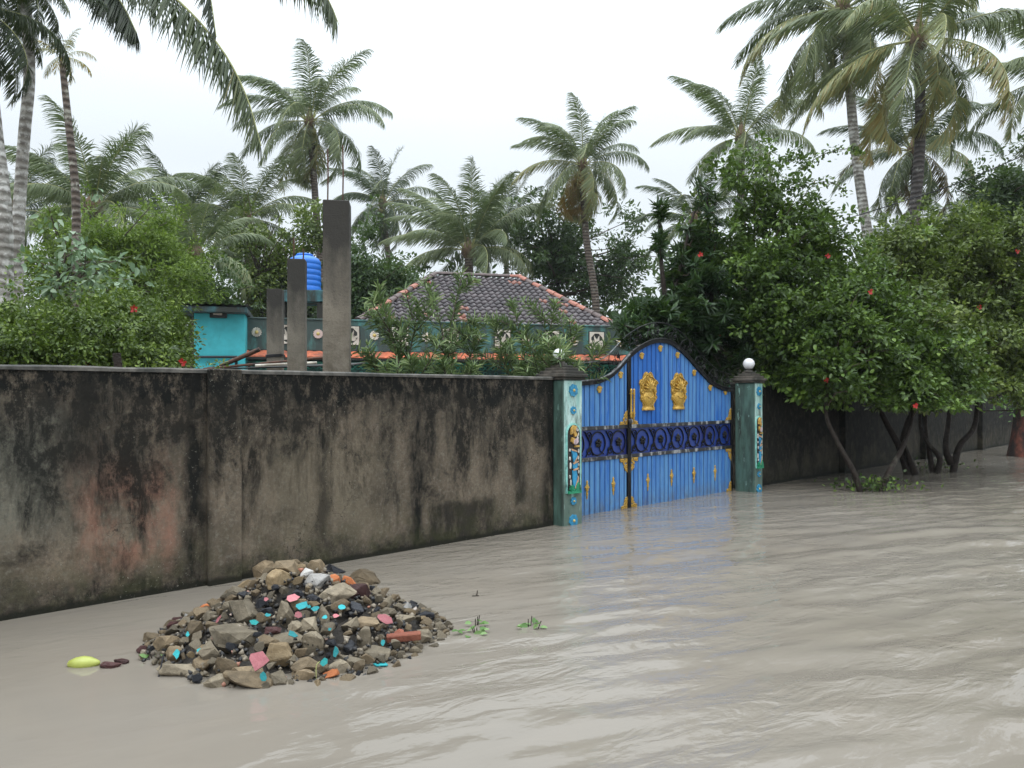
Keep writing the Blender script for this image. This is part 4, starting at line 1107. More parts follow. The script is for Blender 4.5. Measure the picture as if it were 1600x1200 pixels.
hero = [  # px, py, half width px, material, label, flatness
 (636, 903, 0, None, '', 0)]
hero = [
 (407, 896, 19, 'brown', 'rounded brown boulder at the upper left of the rubble crest', (1, .9, 1.05)),
 (433, 905, 20, 'tan', 'squarish ochre-tan block below the rubble crest', (1, .9, .9)),
 (432, 876, 12, 'brown', 'small dark brown lump at the very top of the heap', (1, 1, .8)),
 (449, 886, 20, 'brown', 'reddish-brown block behind the ochre block on the crest', (1.1, .9, .7)),
 (470, 887, 8, 'tan', 'small peach-coloured pebble on the crest', (1, 1, 1)),
 (478, 896, 10, 'white', 'whitish lump near the top of the heap', (1, 1, .9)),
 (493, 885, 16, 'brown', 'brown stone at the crest right of the whitish lump', (1, .9, .8)),
 (497, 905, 19, 'white', 'pale crumbly plaster lump left of the orange brick bit', (1.2, .8, .6)),
 (522, 905, 9, 'orange', 'bright orange brick bit near the crest', (1, .9, 1)),
 (523, 891, 14, 'dark', 'black folded scrap stone at the back of the crest', (1.2, .9, .7)),
 (567, 906, 22, 'brown', 'broad brown stone on the right shoulder of the heap', (1.2, .8, .55)),
 (527, 929, 25, 'grey', 'large pale grey stone in the upper middle of the heap', (1.1, .8, .7)),
 (562, 922, 20, 'maroon', 'smooth maroon block on the right shoulder', (1.2, .7, .65)),
 (379, 931, 11, 'dark', 'blue-black stone high on the left flank', (1, .8, .7)),
 (376, 955, 24, 'grey', 'grey slab stone above the biggest boulder', (1.2, .7, .9)),
 (366, 988, 33, 'grey', 'biggest grey boulder on the left of the heap', (1.1, .85, .75)),
 (330, 1020, 20, 'grey', 'leaning grey stone low on the left front', (.9, .7, 1.1)),
 (434, 1022, 22, 'tan', 'yellow-brown boulder right of the big pink shard', (1.05, .9, .85)),
 (485, 1005, 21, 'grey', 'blocky grey boulder in the lower middle of the heap', (1, .9, .95)),
 (452, 997, 19, 'grey', 'flat-topped grey stone under the turquoise shard', (1.2, .9, .6)),
 (569, 997, 17, 'grey', 'upright wedge of pale stone on the right front', (.8, .7, 1.1)),
 (546, 1026, 19, 'grey', 'long pale stone at the right front waterline', (1.5, .8, .55)),
 (380, 1043, 22, 'brown', 'flat brown stone below the big pink shard', (1.4, .8, .6)),
 (350, 1040, 20, 'brown', 'brown stone at the left front below the boulder', (1, .8, 1)),
 (389, 1062, 28, 'brown', 'long brown stone at the front waterline', (1.4, .8, .55)),
 (340, 1066, 18, 'grey', 'half-sunk grey stone at the front left waterline', (1.1, .8, .7)),
 (435, 1060, 18, 'grey', 'mottled grey stone at the front waterline right of the turquoise shard', (1.1, .8, .8)),
 (470, 1056, 16, 'brown', 'low brown stone in the water at the front of the heap', (1.4, .8, .6)),
 (480, 1040, 20, 'brown', 'brown rough stone just above the front waterline', (1.3, .9, .7)),
 (525, 1040, 16, 'grey', 'grey stone at the right front beside the leaning twig', (1.3, .9, .8)),
 (590, 1018, 18, 'grey', 'wet grey stone right of the pale long stone', (1.2, .9, .7)),
 (623, 993, 12, 'red', 'round red-brown brick lump at the right end', (1, .95, .9)),
 (418, 999, 14, 'brown', 'brown stone between the two largest boulders', (1.2, .9, .7)),
 (443, 965, 20, 'grey', 'narrow wedge of grey stone in the middle of the heap', (.7, .6, 1.3)),
 (483, 978, 16, 'grey', 'grey stone above the blocky boulder', (1, .9, .9)),
 (460, 980, 13, 'grey', 'pale triangular stone in the middle of the heap', (1, .7, .9)),
 (503, 968, 17, 'grey', 'tall narrow grey splinter right of the middle', (.6, .5, 1.3)),
 (545, 972, 15, 'grey', 'grey-brown stone in the right middle', (1, .8, .9)),
 (569, 972, 16, 'brown', 'flat brown stone in the right middle', (1.3, .8, .6)),
 (303, 985, 15, 'brown', 'brown upright stone on the left end', (.8, .8, 1.1)),
 (262, 1000, 20, 'brown', 'brown arched stone at the left end of the heap', (1.2, .8, .8)),
 (238, 995, 14, 'brown', 'pointed brown stone farthest left in the water', (1, .8, .9)),
 (280, 1052, 26, 'grey', 'nearly submerged grey stone off the left front', (1.5, 1, .45)),
 (310, 1035, 17, 'brown', 'dark brown stone at the left waterline', (1.1, .8, .7)),
 (270, 1020, 12, 'brown', 'small brown stone above the green leaf', (1, .8, 1)),
 (605, 958, 14, 'grey', 'pale angular stone on the right slope', (1.2, .8, .8)),
 (630, 966, 13, 'grey', 'light grey stone near the right end', (1.2, .8, .7)),
 (595, 1000, 9, 'grey', 'small cylinder-shaped grey stone beside the red lump', (.5, .5, 1.5)),
 (640, 945, 12, 'dark', 'black wedge of stone near the right end', (1, .7, .9)),
 (665, 962, 12, 'dark', 'dark wet stone at the right tip', (1.2, .7, .7)),
 (425, 985, 12, 'maroon', 'dark maroon lump in the left middle', (1, .8, .7)),
 (553, 950, 14, 'dark', 'blue-black stone under the pink shard on the right', (1.1, .8, .8)),
 (416, 955, 10, 'dark', 'black stone left of the middle', (1, .8, .8)),
 (465, 925, 10, 'dark', 'round black stone under the crest', (1, .9, .9)),
 (450, 935, 9, 'dark', 'small black stone under the ochre block', (1, .9, .8)),
 (493, 935, 12, 'dark', 'black stone in the upper middle', (1.1, .9, .7)),
 (545, 1008, 11, 'dark', 'black stone in the lower right', (1.1, .8, .8)),
 (517, 1005, 9, 'dark', 'dark grey cube-like stone right of the blocky boulder', (1, .8, .8)),
]
placed = []
for i_, (px, py, hw, mt, lab, fl) in enumerate(hero):
    p = ray_heap(px, py + hw * .25); size = hw / F * p.y * 1.27
    p.y += size * .25
    if p.z < .02: p.z = max(p.z, size * .15)
    zr = random.Random(i_ * 13 + 1)
    o = stone('broken_stone', SM[mt], size, p, i_ + 100, fl, (zr.uniform(-.25, .25), zr.uniform(-.25, .25), zr.uniform(-.6, .6)), 15)
    tag(o, lab, 'stone', 'stones of the rubble heap'); placed.append((p.x, p.y, size))
shards = [
 (403, 1034, 18, 'pink', 1.15, (1.0, 0, .1), 'largest pink painted shard, at the front of the heap'),
 (458, 934, 11, 'pink', 1.3, (.75, 0, .1), 'pink shard near the top, above the turquoise pair'),
 (467, 961, 10, 'pink', 1.1, (.9, .3, 0), 'pink shard below the turquoise pair'),
 (600, 965, 13, 'pink', 1.6, (.8, .5, .3), 'pink shard on the right slope'),
 (340, 969, 10, 'pink', 1.9, (.9, -.7, -.4), 'narrow pink shard high on the left flank'),
 (337, 993, 9, 'pink', 1.2, (.9, .2, .1), 'dull pink shard left of the biggest boulder'),
 (525, 962, 6, 'pink', 1.7, (.9, 0, .1), 'small pink shard in the right middle'),
 (416, 936, 5, 'pink', 1.1, (.9, 0, 0), 'tiny pink chip high on the left'),
 (482, 962 - 14, 5, 'cyan', 1.2, (.8, 0, .2), 'tiny turquoise chip between the two long turquoise shards'),
 (472, 946, 11, 'cyan', 1.3, (.75, 0, .1), 'left one of the turquoise pair under the crest'),
 (494, 950, 9, 'cyan', 1.5, (.7, .1, .1), 'right one of the turquoise pair under the crest'),
 (534, 949, 8, 'cyan', 1.3, (.8, 0, 0), 'turquoise shard right of the middle, by black stones'),
 (457, 991, 10, 'cyan', 1.3, (.7, .4, .3), 'turquoise shard lying on the flat-topped grey stone'),
 (411, 1057, 11, 'cyan', .75, (1.2, .2, .3), 'turquoise shard standing at the front waterline'),
 (524, 1020, 12, 'cyan', .62, (1.2, 0, -.35), 'tall turquoise shard leaning at the lower right'),
 (276, 1022, 9, 'cyan', .8, (1.1, 0, .8), 'turquoise shard at the left end above the twig'),
 (293, 991, 6, 'cyan', .7, (1.1, 0, .2), 'small turquoise chip in a stone on the left'),
 (311, 1016, 6, 'cyan', 1.0, (1, 0, .2), 'turquoise chip by dark stones low on the left'),
 (515, 983, 4, 'cyan', 1.0, (1, 0, .2), 'pea-sized turquoise chip at the centre right'),
 (598, 1004, 6, 'cyan', .7, (1.1, 0, -.2), 'turquoise chip beside the red brick lump'),
 (397, 972, 8, 'cyan2', 1.2, (.9, 0, .2), 'deep turquoise shard behind the biggest boulder'),
 (506, 1034, 9, 'cyan2', 1.2, (.9, 0, .2), 'deep turquoise shard behind the green twig'),
 (418, 961, 6, 'cyan', 1.4, (.8, 0, .5), 'narrow turquoise chip left of the middle'),
 (508, 964, 6, 'cyan', 1.2, (.8, 0, .2), 'small broken turquoise chip right of the pink shard'),
]
for i_, (px, py, hw, mt, asp, tilt, lab) in enumerate(shards):
    p = ray_heap(px, py); p += (Vector((0, 0, CZ)) - p).normalized() * (.10 + hw * .0006)
    o = shard(SM[mt], SM['grey'], hw / F * p.y * (.9 if hw > 12 else .8) / max(asp, 1) ** .5, p, i_ + 5, asp, tilt)
    tag(o, lab, 'plaster shard', 'painted plaster shards in the rubble heap')
bk = MB(); bk.box((-.10, -.025, -.022), (.10, .025, .022), bev=.006); o = bk.build('brick_length', SM['red']); o.location = ray_heap(632, 1002) + Vector((0, -.03, .035)); o.rotation_euler = (.1, -.05, .15)
tag(o, 'long narrow red brick piece at the right waterline of the heap', 'brick')
# the small stones that fill the heap
R = random.Random(21); cnt = 0; tries = 0
classes = [('grey', 'small grey stone wedged in the rubble heap', .47), ('brown', 'small brown stone wedged in the rubble heap', .31), ('dark', 'small black stone wedged in the rubble heap', .09),
           ('tan', 'small tan stone wedged in the rubble heap', .06), ('maroon', 'small dark maroon stone wedged in the rubble heap', .03), ('white', 'small whitish lump wedged in the rubble heap', .02), ('orange', 'small orange brick crumb wedged in the rubble heap', .02)]
protos = {}
while cnt < 236 and tries < 30000:
    tries += 1
    a = R.uniform(0, 2 * math.pi); q = R.random() ** .55 * 1.03
    x = RC.x + math.cos(a) * q * .90; y = RC.y + math.sin(a) * q * (.95 if math.sin(a) < 0 else .45)
    h = Hm(x, y)
    if h < -.03: continue
    size = R.choice([.034, .040, .046, .052, .060, .068]) * (1 if q < .8 else .8)
    if any((x - u) ** 2 + (y - w_) ** 2 < (size * .62 + s_ * .66) ** 2 for u, w_, s_ in placed): continue
    placed.append((x, y, size)); cnt += 1
    u = R.random(); acc = 0
    for (mt, lab, pr_) in classes:
        acc += pr_
        if u < acc: break
    key = (mt, R.randrange(5))
    if key not in protos:
        o = stone('broken_stone', SM[mt], 1.0, (0, 0, 0), hash(key[1]) + 900 + len(protos), (1.1, .9, .7), None, 12); protos[key] = o
    else:
        o = protos[key].copy(); C.objects.link(o)
    o.scale = (size, size, size); o.location = (x, y, h + size * .15); o.rotation_euler = (R.uniform(-.7, .7), R.uniform(-.7, .7), R.uniform(0, 6.28))
    tag(o, lab, 'stone', lab.replace('small ', 'small ').replace(' stone wedged in', ' stones filling').replace(' lump wedged in', ' lumps filling').replace(' crumb wedged in', ' crumbs filling'))
# gravel-size bits: one mesh
V = []; T = []; vv = []
rs = np.random.RandomState(3)
for _ in range(2000):
    a = rs.rand() * 6.28; q = rs.rand() ** .5 * 1.02; x = RC.x + math.cos(a) * q * .93; y = RC.y + math.sin(a) * q * .95; h = Hm(x, y)
    if h < -.02: continue
    s = rs.uniform(.010, .027); o_ = len(V); c0 = np.array([x, y, h - .02 + rs.rand() * .03]); B = rs.normal(size=(5, 3)); B = B / np.linalg.norm(B, axis=1)[:, None] * s
    B = np.array([[1, 0, 0], [-.5, .9, .1], [-.6, -.8, -.1], [.1, .1, .8], [0, 0, -.8]]) @ np.linalg.qr(rs.normal(size=(3, 3)))[0] * s
    V += list(c0 + B); T += [(o_, o_ + 1, o_ + 3), (o_ + 1, o_ + 2, o_ + 3), (o_ + 2, o_, o_ + 3), (o_ + 1, o_, o_ + 4), (o_ + 2, o_ + 1, o_ + 4), (o_, o_ + 2, o_ + 4)]; vv += [rs.rand()] * 6
mg, tg, bg_, tcg = new_mat('gravel bits'); ag = nd(tg, 'ShaderNodeAttribute', attribute_name='v').outputs['Fac']
tg.links.new(ramp(tg, ag, [(0, (.02, .02, .022)), (.35, (.022, .02, .018)), (.42, (.06, .048, .034)), (.8, (.16, .13, .09)), (.965, (.25, .21, .16)), (.97, (.3, .10, .05)), (1, (.35, .33, .30))]), bg_.inputs['Base Color']); bg_.inputs['Roughness'].default_value = .6
tag(np_mesh('gravel', np.array(V), tris=np.array(T), mats=[mg], v=vv), 'loose gravel and crumbs scattered over the rubble heap', 'gravel', kind='stuff')

# ------------------------------------------------------------------ things floating in the water


def on_water(px, py): D = CZ * F / (py - HY); return Vector(((px - 800) / F * D, D, 0))


m = MB(); m.lathe([(.0005, -.085), (.018, -.075), (.034, -.04), (.040, 0), (.034, .04), (.02, .07), (.012, .085), (.0005, .09)], 18, 0, Matrix.Rotation(math.pi / 2, 4, 'Y'))
M['yellow'] = simple('yellow fruit skin', (.34, .37, .08), .35, .15, 12, .1, dirt=(.30, .28, .03), dirt_amt=.1)
fr = m.build('floating_fruit', M['yellow'], loc=on_water(130, 1040) + Vector((0, 0, .012)), rz=.1); tag(fr, 'yellow-green pointed fruit floating left of the rubble heap', 'fruit')
for k, (px, w, lab) in enumerate(((172, .05, 'dark red-brown crumpled husk floating beside the yellow fruit'), (189, .038, 'dark ring-shaped husk floating between the fruit and the green leaf'))):
    o = stone('floating_husk', SM['maroon'], w, on_water(px, 1041 - k * 5) + Vector((0, 0, .005)), 50 + k, (1.4, 1, .6), (0, 0, .2)); tag(o, lab, 'husk')
o = shard(SM['cyan'], SM['cyan'], .03, on_water(595, 1041) + Vector((0, 0, .012)), 3, 1.5, (.05, .02, .1)); tag(o, 'turquoise chip lying at the water surface right of the heap', 'plaster shard')


def leaf_geo(P, Dv, Nv, L, Wd, fold=.12, droop=.12):
    """six-point folded leaves, arrays (N,3); returns verts (6N,3), quads (2N,4)"""
    Dv = Dv / (np.linalg.norm(Dv, axis=1)[:, None] + 1e-9); S = np.cross(Dv, Nv); S /= (np.linalg.norm(S, axis=1)[:, None] + 1e-9); Nn = np.cross(S, Dv)
    L = np.asarray(L).reshape(-1, 1); Wd = np.asarray(Wd).reshape(-1, 1); up = Nn * Wd * fold
    v0 = P; v3 = P + Dv * L - Nn * L * droop
    l1 = P + Dv * L * .30 + S * Wd * .48 + up; l2 = P + Dv * L * .68 + S * Wd * .42 + up - Nn * L * droop * .4
    r1 = P + Dv * L * .30 - S * Wd * .48 + up; r2 = P + Dv * L * .68 - S * Wd * .42 + up - Nn * L * droop * .4
    V = np.stack([v0, l1, l2, v3, r2, r1], 1).reshape(-1, 3); n = len(P); b = np.arange(n)[:, None] * 6
    return V, np.concatenate([b + np.array([0, 1, 2, 3]), b + np.array([0, 3, 4, 5])], 0)


def leaf_obj(name, mat, parent, P, Dv, Nv, L, Wd, v, **k):
    V, Q = leaf_geo(np.asarray(P, float), np.asarray(Dv, float), np.asarray(Nv, float), L, Wd, **k)
    return np_mesh(name, V, quads=Q, mats=[mat], v=np.concatenate([v, v]), parent=parent)


def weed(px, py, lab, nl, size, seed, twig=True, name='floating_weed', hgt=.03):
    base = on_water(px, py); r = np.random.RandomState(seed); e = thing(name, lab, 'plant', base)
    a = r.uniform(0, 6.28, nl); q = r.uniform(.01, size, nl); P = np.stack([np.cos(a) * q * 1.5, np.sin(a) * q, r.uniform(.004, hgt, nl)], 1)
    D = np.stack([np.cos(a), np.sin(a) * .8, r.uniform(.0, .5, nl)], 1) + r.normal(0, .3, (nl, 3)) * [1, 1, .2]; N = np.array([[0, -.5, 1]]) + r.normal(0, .3, (nl, 3))
    leaf_obj('leaves', M['weed'], e, P, D, N, r.uniform(.035, .06, nl), r.uniform(.025, .042, nl), r.rand(nl))
    m = MB()
    for k in range(3 if twig else 1):
        b = r.uniform(-.5, .5, 2) * size; m.tube([(b[0], b[1], -.02), (b[0] + r.uniform(-.03, .03), b[1], r.uniform(.03, .07))], .003, 5)
    m.build('stem', M['bark'], e); return e


weed(737, 992, 'green sprig floating right of the heap, nearer the heap of the two', 11, .07, 3)
weed(746, 978, 'single drooping leaf sprig just behind the floating green sprig', 5, .04, 8)
weed(832, 981, 'pale-leaved sprig with two upright twigs, farthest right in open water', 9, .065, 5)
weed(236, 1030, 'bright green leaf pair at the left end of the heap', 3, .03, 9, False)
m = MB(); b0 = on_water(744, 932); m.tube([b0 + Vector((0, 0, -.02)), b0 + Vector((.01, 0, .045))], .004, 5); m.tube([b0 + Vector((-.03, 0, .004)), b0 + Vector((.02, 0, .006))], .004, 5)
tag(m.build('floating_twig', M['bark']), 'tiny dark twig standing out of the open water behind the sprigs', 'twig')
m = MB(); p0 = ray_heap(275, 1022) + Vector((0, -.15, .05)); m.tube([p0, on_water(247, 1058) + Vector((0, 0, -.01))], .004, 5)
tag(m.build('leaning_twig', M['pipe_black']), 'thin black twig leaning from the left end of the heap into the water', 'twig')
m = MB(); p0 = ray_heap(508, 1033) + Vector((0, -.12, .04)); m.tube(smooth_path([p0, p0.lerp(on_water(495, 1060), .5) + Vector((-.01, 0, .02)), on_water(494, 1060)], 4), .003, 5)
tag(m.build('green_stalk', M['rachis']), 'thin green stalk bending from the front of the heap into the water', 'stalk')

# ------------------------------------------------------------------ palms
WIND = np.array([-.35, .05, 0.0])


def frond(parent, name, base, az, e0, L, droop, nl, ll, hang, seed, vbase, mat, wind=1.0, w=.045, petiole=.13, lodge=0.0, path=None):
    r = np.random.RandomState(seed); n = 26; t = np.linspace(0, 1, n)
    ang = e0 - droop * t ** 1.35; azz = az + lodge * t ** 2
    d = np.stack([np.cos(ang) * np.cos(azz), np.cos(ang) * np.sin(azz), np.sin(ang)], 1) + WIND * wind * (t ** 1.5)[:, None] * .8
    d /= np.linalg.norm(d, axis=1)[:, None]
    P = np.vstack([[0, 0, 0], np.cumsum(d[:-1] * (L / (n - 1)), 0)]) + np.asarray(base)
    if path:
        Q_ = np.array([list(q) for q in path]); cum = np.concatenate([[0], np.cumsum(np.linalg.norm(np.diff(Q_, axis=0), axis=1))]); L = 4.5
        P = np.stack([np.interp(t * cum[-1], cum, Q_[:, k]) for k in range(3)], 1); d = np.gradient(P, axis=0); d /= np.linalg.norm(d, axis=1)[:, None]
        az = math.atan2(P[-1][1] - P[0][1], P[-1][0] - P[0][0])
    m = MB(); rad = np.interp(t, [0, .1, 1], [.05, .028, .006]) * (L / 4.5); rad[0] *= 1.2
    m.tube(P, list(rad), 5, 0)
    V0 = np.array([list(a) for a in m.v]); F0 = [f for f in m.f if len(f) == 4]
    # leaflets
    ts = np.linspace(petiole, .985, nl); allV = []; allQ = []; allT = []; vv = []
    ts = np.concatenate([ts, ts]); sd = np.repeat([1, -1], nl); ts = np.clip(ts + r.normal(0, .003, 2 * nl), petiole, .99)
    keep = r.rand(2 * nl) > .05; ts, sd = ts[keep], sd[keep]; N = len(ts)
    p = np.stack([np.interp(ts, t, P[:, k]) for k in range(3)], 1); dd = np.stack([np.interp(ts, t, d[:, k]) for k in range(3)], 1); dd /= np.linalg.norm(dd, axis=1)[:, None]
    side = np.stack([-np.sin(az) * np.ones(N), np.cos(az) * np.ones(N), np.zeros(N)], 1); side -= dd * (side * dd).sum(1)[:, None]; side /= np.linalg.norm(side, axis=1)[:, None]
    up = np.cross(dd, side); up *= np.sign(up[:, 2] + 1e-6)[:, None]
    u = (ts - petiole) / (1 - petiole)
    sw = np.radians(np.interp(u, [0, .3, 1], [72, 58, 22]) + r.normal(0, 5, N)); hg = hang + r.normal(0, .16, N) + .12 * np.sin(u * 23 + seed)
    out = side * sd[:, None] * np.cos(hg)[:, None] - up * np.sin(hg)[:, None]
    l0 = dd * np.cos(sw)[:, None] + out * np.sin(sw)[:, None]
    Ll = ll * np.interp(u, [0, .12, .4, .75, 1], [.55, .85, 1, .8, .38]) * r.uniform(.85, 1.1, N)
    gk = r.uniform(.25, .55, N); pos = p.copy(); rows = []; wk = [.55, 1.0, .75]; dcur = l0.copy()
    wl = w * np.interp(u, [0, .5, 1], [.9, 1, .6])
    for k in range(3):
        wv = dd - dcur * (dd * dcur).sum(1)[:, None]; wv /= (np.linalg.norm(wv, axis=1)[:, None] + 1e-6)
        rows.append(pos - wv * (wl * wk[k] / 2)[:, None]); rows.append(pos + wv * (wl * wk[k] / 2)[:, None])
        pos = pos + dcur * (Ll / 3)[:, None]
        dcur = dcur + np.array([0, 0, -1]) * gk[:, None] + WIND * wind * .95
        dcur /= np.linalg.norm(dcur, axis=1)[:, None]
    rows.append(pos); LV = np.stack(rows, 1).reshape(-1, 3); b = np.arange(N)[:, None] * 7 + len(V0)
    Q = np.concatenate([np.array(F0)] + [b + np.array([0, 1, 3, 2]), b + np.array([2, 3, 5, 4])], 0); T = b + np.array([4, 5, 6])
    lv = np.clip(vbase + r.normal(0, .09, N) + .12 * (u - .5), 0, 1)
    v = np.concatenate([np.full(len(F0), .5), lv, lv, lv]); mi = np.concatenate([np.ones(len(F0)), np.zeros(3 * N)])
    return np_mesh(name, np.vstack([V0, LV]), quads=Q, tris=T, mats=[mat, M['rachis']], mi=mi, v=v, parent=parent)


def palm(lab, crown_px, D, R_px, trunk_px, r0=.15, r1=.10, n=24, mat='palm', tm='trunk_brown', seed=0, brown=.0, up=.0, nuts=0, low=-1.0, nl=112, wind=1.0, Ll=1.08, group='coconut palms', spear=True, kinds=None, wleaf=.038):
    c = at(crown_px[0], crown_px[1], D); tp = [at(a, b_, D) for a, b_ in trunk_px]
    base = Vector((tp[-1].x, D, -.3)); root = thing('coconut_palm', lab, 'palm tree', base, 0, group)
    path = smooth_path([c - base] + [q - base for q in tp] + ([Vector((0, 0, 0))] if tp[-1].z > .3 else []), 6)
    m = MB(); m.tube(path, list(np.linspace(r1, r0, len(path))), 12); m.build('trunk', M[tm], root)
    n = int(n * 1.08); L = R_px / F * D * 1.12; rr = random.Random(seed); cl = np.array(c - base)
    if spear:
        m = MB(); m.lathe([(r1 * 1.1, -.35), (r1 * 2.0, -.1), (r1 * 1.7, .15), (r1 * .7, .45), (.01, .9)], 10, 0, Matrix.Translation(c - base)); m.build('crown_shaft', M['fibre'], root)
    for i_ in range(n):
        f = (i_ / (n - 1)) ** .78      # 0 youngest/upright .. 1 oldest/hanging
        e0 = math.radians(82 - f * 92 * (1 - up * .5)) + low * 0 + rr.uniform(-.1, .1)
        if f > .6: e0 -= (f - .6) * 2.3 * (1 - up)
        az = i_ * 2.39996 + rr.uniform(-.25, .25)
        droop = (1.0 + .9 * f + rr.uniform(-.2, .3)) * (1 - .4 * up)
        hang = .12 + .6 * f + rr.uniform(-.1, .2)
        vb = .30 + rr.uniform(-.12, .1) + (.38 * max(0, f - .55) / .45 + .35 * (rr.random() < .35)) * brown * (1 if f > .45 else .2)
        l_ = L * (.72 + .33 * math.sin(math.pi * min(1, .25 + f * .7))) * rr.uniform(.92, 1.06)
        frond(root, 'frond', cl + np.array([math.cos(az), math.sin(az), 0]) * r1 * .8, az, e0, l_, droop, nl, Ll * L / 4.5, hang, seed * 100 + i_, vb, M[mat], wind, wleaf * L / 4.5 * 1.05, lodge=rr.uniform(-.25, .25))
    for k in range(nuts):
        a = rr.uniform(0, 6.28); q = rr.uniform(.2, .42); m = MB(); s_ = .13
        m.lathe([(.0005, -s_), (s_ * .75, -s_ * .6), (s_, 0), (s_ * .7, s_ * .7), (.0005, s_ * 1.05)], 10, 0, Matrix.Translation(c - base + Vector((math.cos(a) * q, math.sin(a) * q, -.35 - rr.random() * .35)))); m.build('coconut', M['coconut'], root)
    return root


palm('tall palm with nuts behind the tallest raw concrete column', (484, 190), 36, 122, [(488, 240), (494, 330), (501, 430)], .2, .13, 26, seed=1, nuts=9, brown=.45, nl=116)
palm('nut-bearing palm between the tall column and the tiled roof', (598, 318), 46, 88, [(602, 360), (612, 470)], .2, .14, 24, seed=2, nuts=8, brown=.3, mat='palm_dark')
palm('low bushy palm rising straight behind the tiled roof ridge', (732, 392), 36, 128, [(733, 420), (735, 500)], .22, .18, 26, seed=3, up=.65, brown=.2, nl=116)
palm('small palm peeping up right behind the low bushy palm', (790, 352), 48, 78, [(791, 400), (792, 480)], .18, .14, 18, seed=4, up=.5, mat='palm_dark')
palm('palm with browning skirt standing alone against the sky at centre', (910, 258), 33, 108, [(911, 300), (917, 380), (932, 490)], .18, .12, 28, seed=5, brown=1.0, nl=116)
palm('palm with feathery upright fronds above the hibiscus tree', (1158, 215), 31, 120, [(1158, 260), (1160, 420)], .18, .13, 20, seed=6, up=.3, brown=.25, nl=116)
palm('huge dark-trunked palm filling the upper right sky', (1436, 62), 20, 215, [(1437, 120), (1438, 200), (1433, 290), (1421, 370), (1408, 450)], .15, .12, 23, tm='trunk_dark', seed=7, brown=.75, nl=125, Ll=.95, up=.12)
palm('palm with whitish trunk left of the huge dark-trunked palm', (1316, 15), 24, 185, [(1326, 110), (1334, 210), (1347, 310), (1362, 410), (1370, 500)], .17, .13, 26, tm='trunk_grey', seed=8, brown=.7, nuts=5, nl=120)
palm('browned drooping palm low behind the huge dark-trunked palm', (1428, 235), 31, 125, [(1430, 280), (1432, 400)], .18, .14, 26, seed=9, brown=1.0, nl=110, mat='palm_dark')
palm('palm at the right frame edge with fronds reaching in', (1668, 120), 22, 150, [(1668, 200), (1665, 420)], .18, .13, 24, seed=10, brown=.4, nl=116)
palm('grey-green palm hidden behind the dark rosette tree', (1088, 345), 28, 92, [(1089, 400), (1090, 480)], .18, .14, 22, seed=11, brown=.6, mat='palm_dark')
palm('broad palm with one upright pale rib at left', (146, 325), 26, 150, [(146, 380), (146, 480)], .2, .17, 24, seed=12, up=.35, nl=120)
palm('palm with a spiky upright tuft left of centre', (284, 352), 34, 112, [(284, 400), (284, 500)], .2, .16, 20, seed=13, up=.55, brown=.3, mat='palm_dark')
palm('wide palm between the spiky tuft palm and the tall nut palm', (384, 342), 34, 112, [(388, 400), (390, 480)], .2, .16, 24, seed=14, up=.2, brown=.2, nl=116)
palm('low palm with yellow ribs over the turquoise outbuilding', (305, 400), 24, 112, [(305, 440), (306, 520)], .18, .15, 20, seed=15, up=.25, brown=.4)
palm('short far palm tuft right of the dark curved trunk', (1490, 345), 44, 62, [(1490, 380), (1490, 430)], .16, .12, 16, seed=16, up=.4, mat='palm_dark')
palm('tiny far palm tuft left of the dark curved trunk', (1402, 372), 40, 50, [(1402, 400), (1402, 430)], .14, .12, 14, seed=17, up=.7, mat='palm_dark')
palm('far palm at the left edge behind the pale trunks', (20, 330), 30, 120, [(20, 360), (20, 480)], .2, .16, 20, seed=18, up=.1, mat='palm_dark')
# sick thin palm with a yellow tuft
palm('thin leaning palm with a small yellow tuft at upper left', (97, 88), 15, 50, [(99, 115), (108, 200), (118, 300), (119, 400), (117, 520)], .10, .05, 12, mat='palm_yellow', tm='trunk_brown', seed=19, wind=.4, nl=30, Ll=1.3, up=.3, brown=0, spear=False, wleaf=.07)
# near palms at upper left
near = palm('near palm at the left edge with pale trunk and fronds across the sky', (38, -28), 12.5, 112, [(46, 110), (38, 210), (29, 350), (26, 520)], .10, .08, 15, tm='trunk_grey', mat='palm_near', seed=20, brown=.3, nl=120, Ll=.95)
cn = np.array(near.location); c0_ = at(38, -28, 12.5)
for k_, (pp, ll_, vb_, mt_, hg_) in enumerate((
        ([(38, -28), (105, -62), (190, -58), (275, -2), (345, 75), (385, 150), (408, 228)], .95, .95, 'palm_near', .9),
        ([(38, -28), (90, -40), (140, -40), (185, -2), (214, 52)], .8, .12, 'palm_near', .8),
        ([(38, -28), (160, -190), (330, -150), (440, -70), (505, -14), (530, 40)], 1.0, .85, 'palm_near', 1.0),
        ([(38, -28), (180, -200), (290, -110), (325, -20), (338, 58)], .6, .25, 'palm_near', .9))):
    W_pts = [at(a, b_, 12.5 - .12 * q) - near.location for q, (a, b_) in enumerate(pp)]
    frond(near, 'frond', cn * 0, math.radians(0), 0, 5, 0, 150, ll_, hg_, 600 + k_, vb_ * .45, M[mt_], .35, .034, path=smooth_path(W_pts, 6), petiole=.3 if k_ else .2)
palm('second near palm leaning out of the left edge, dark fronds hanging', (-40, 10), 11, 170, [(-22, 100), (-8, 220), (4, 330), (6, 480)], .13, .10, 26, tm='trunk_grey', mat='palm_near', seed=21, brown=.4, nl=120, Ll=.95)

# ------------------------------------------------------------------ broadleaf trees and shrubs


def blob(px, py, rx, ry, D, rd=None):
    c = at(px, py, D); a = rx / F * D; b = ry / F * D; return (c, a, rd or a, b)


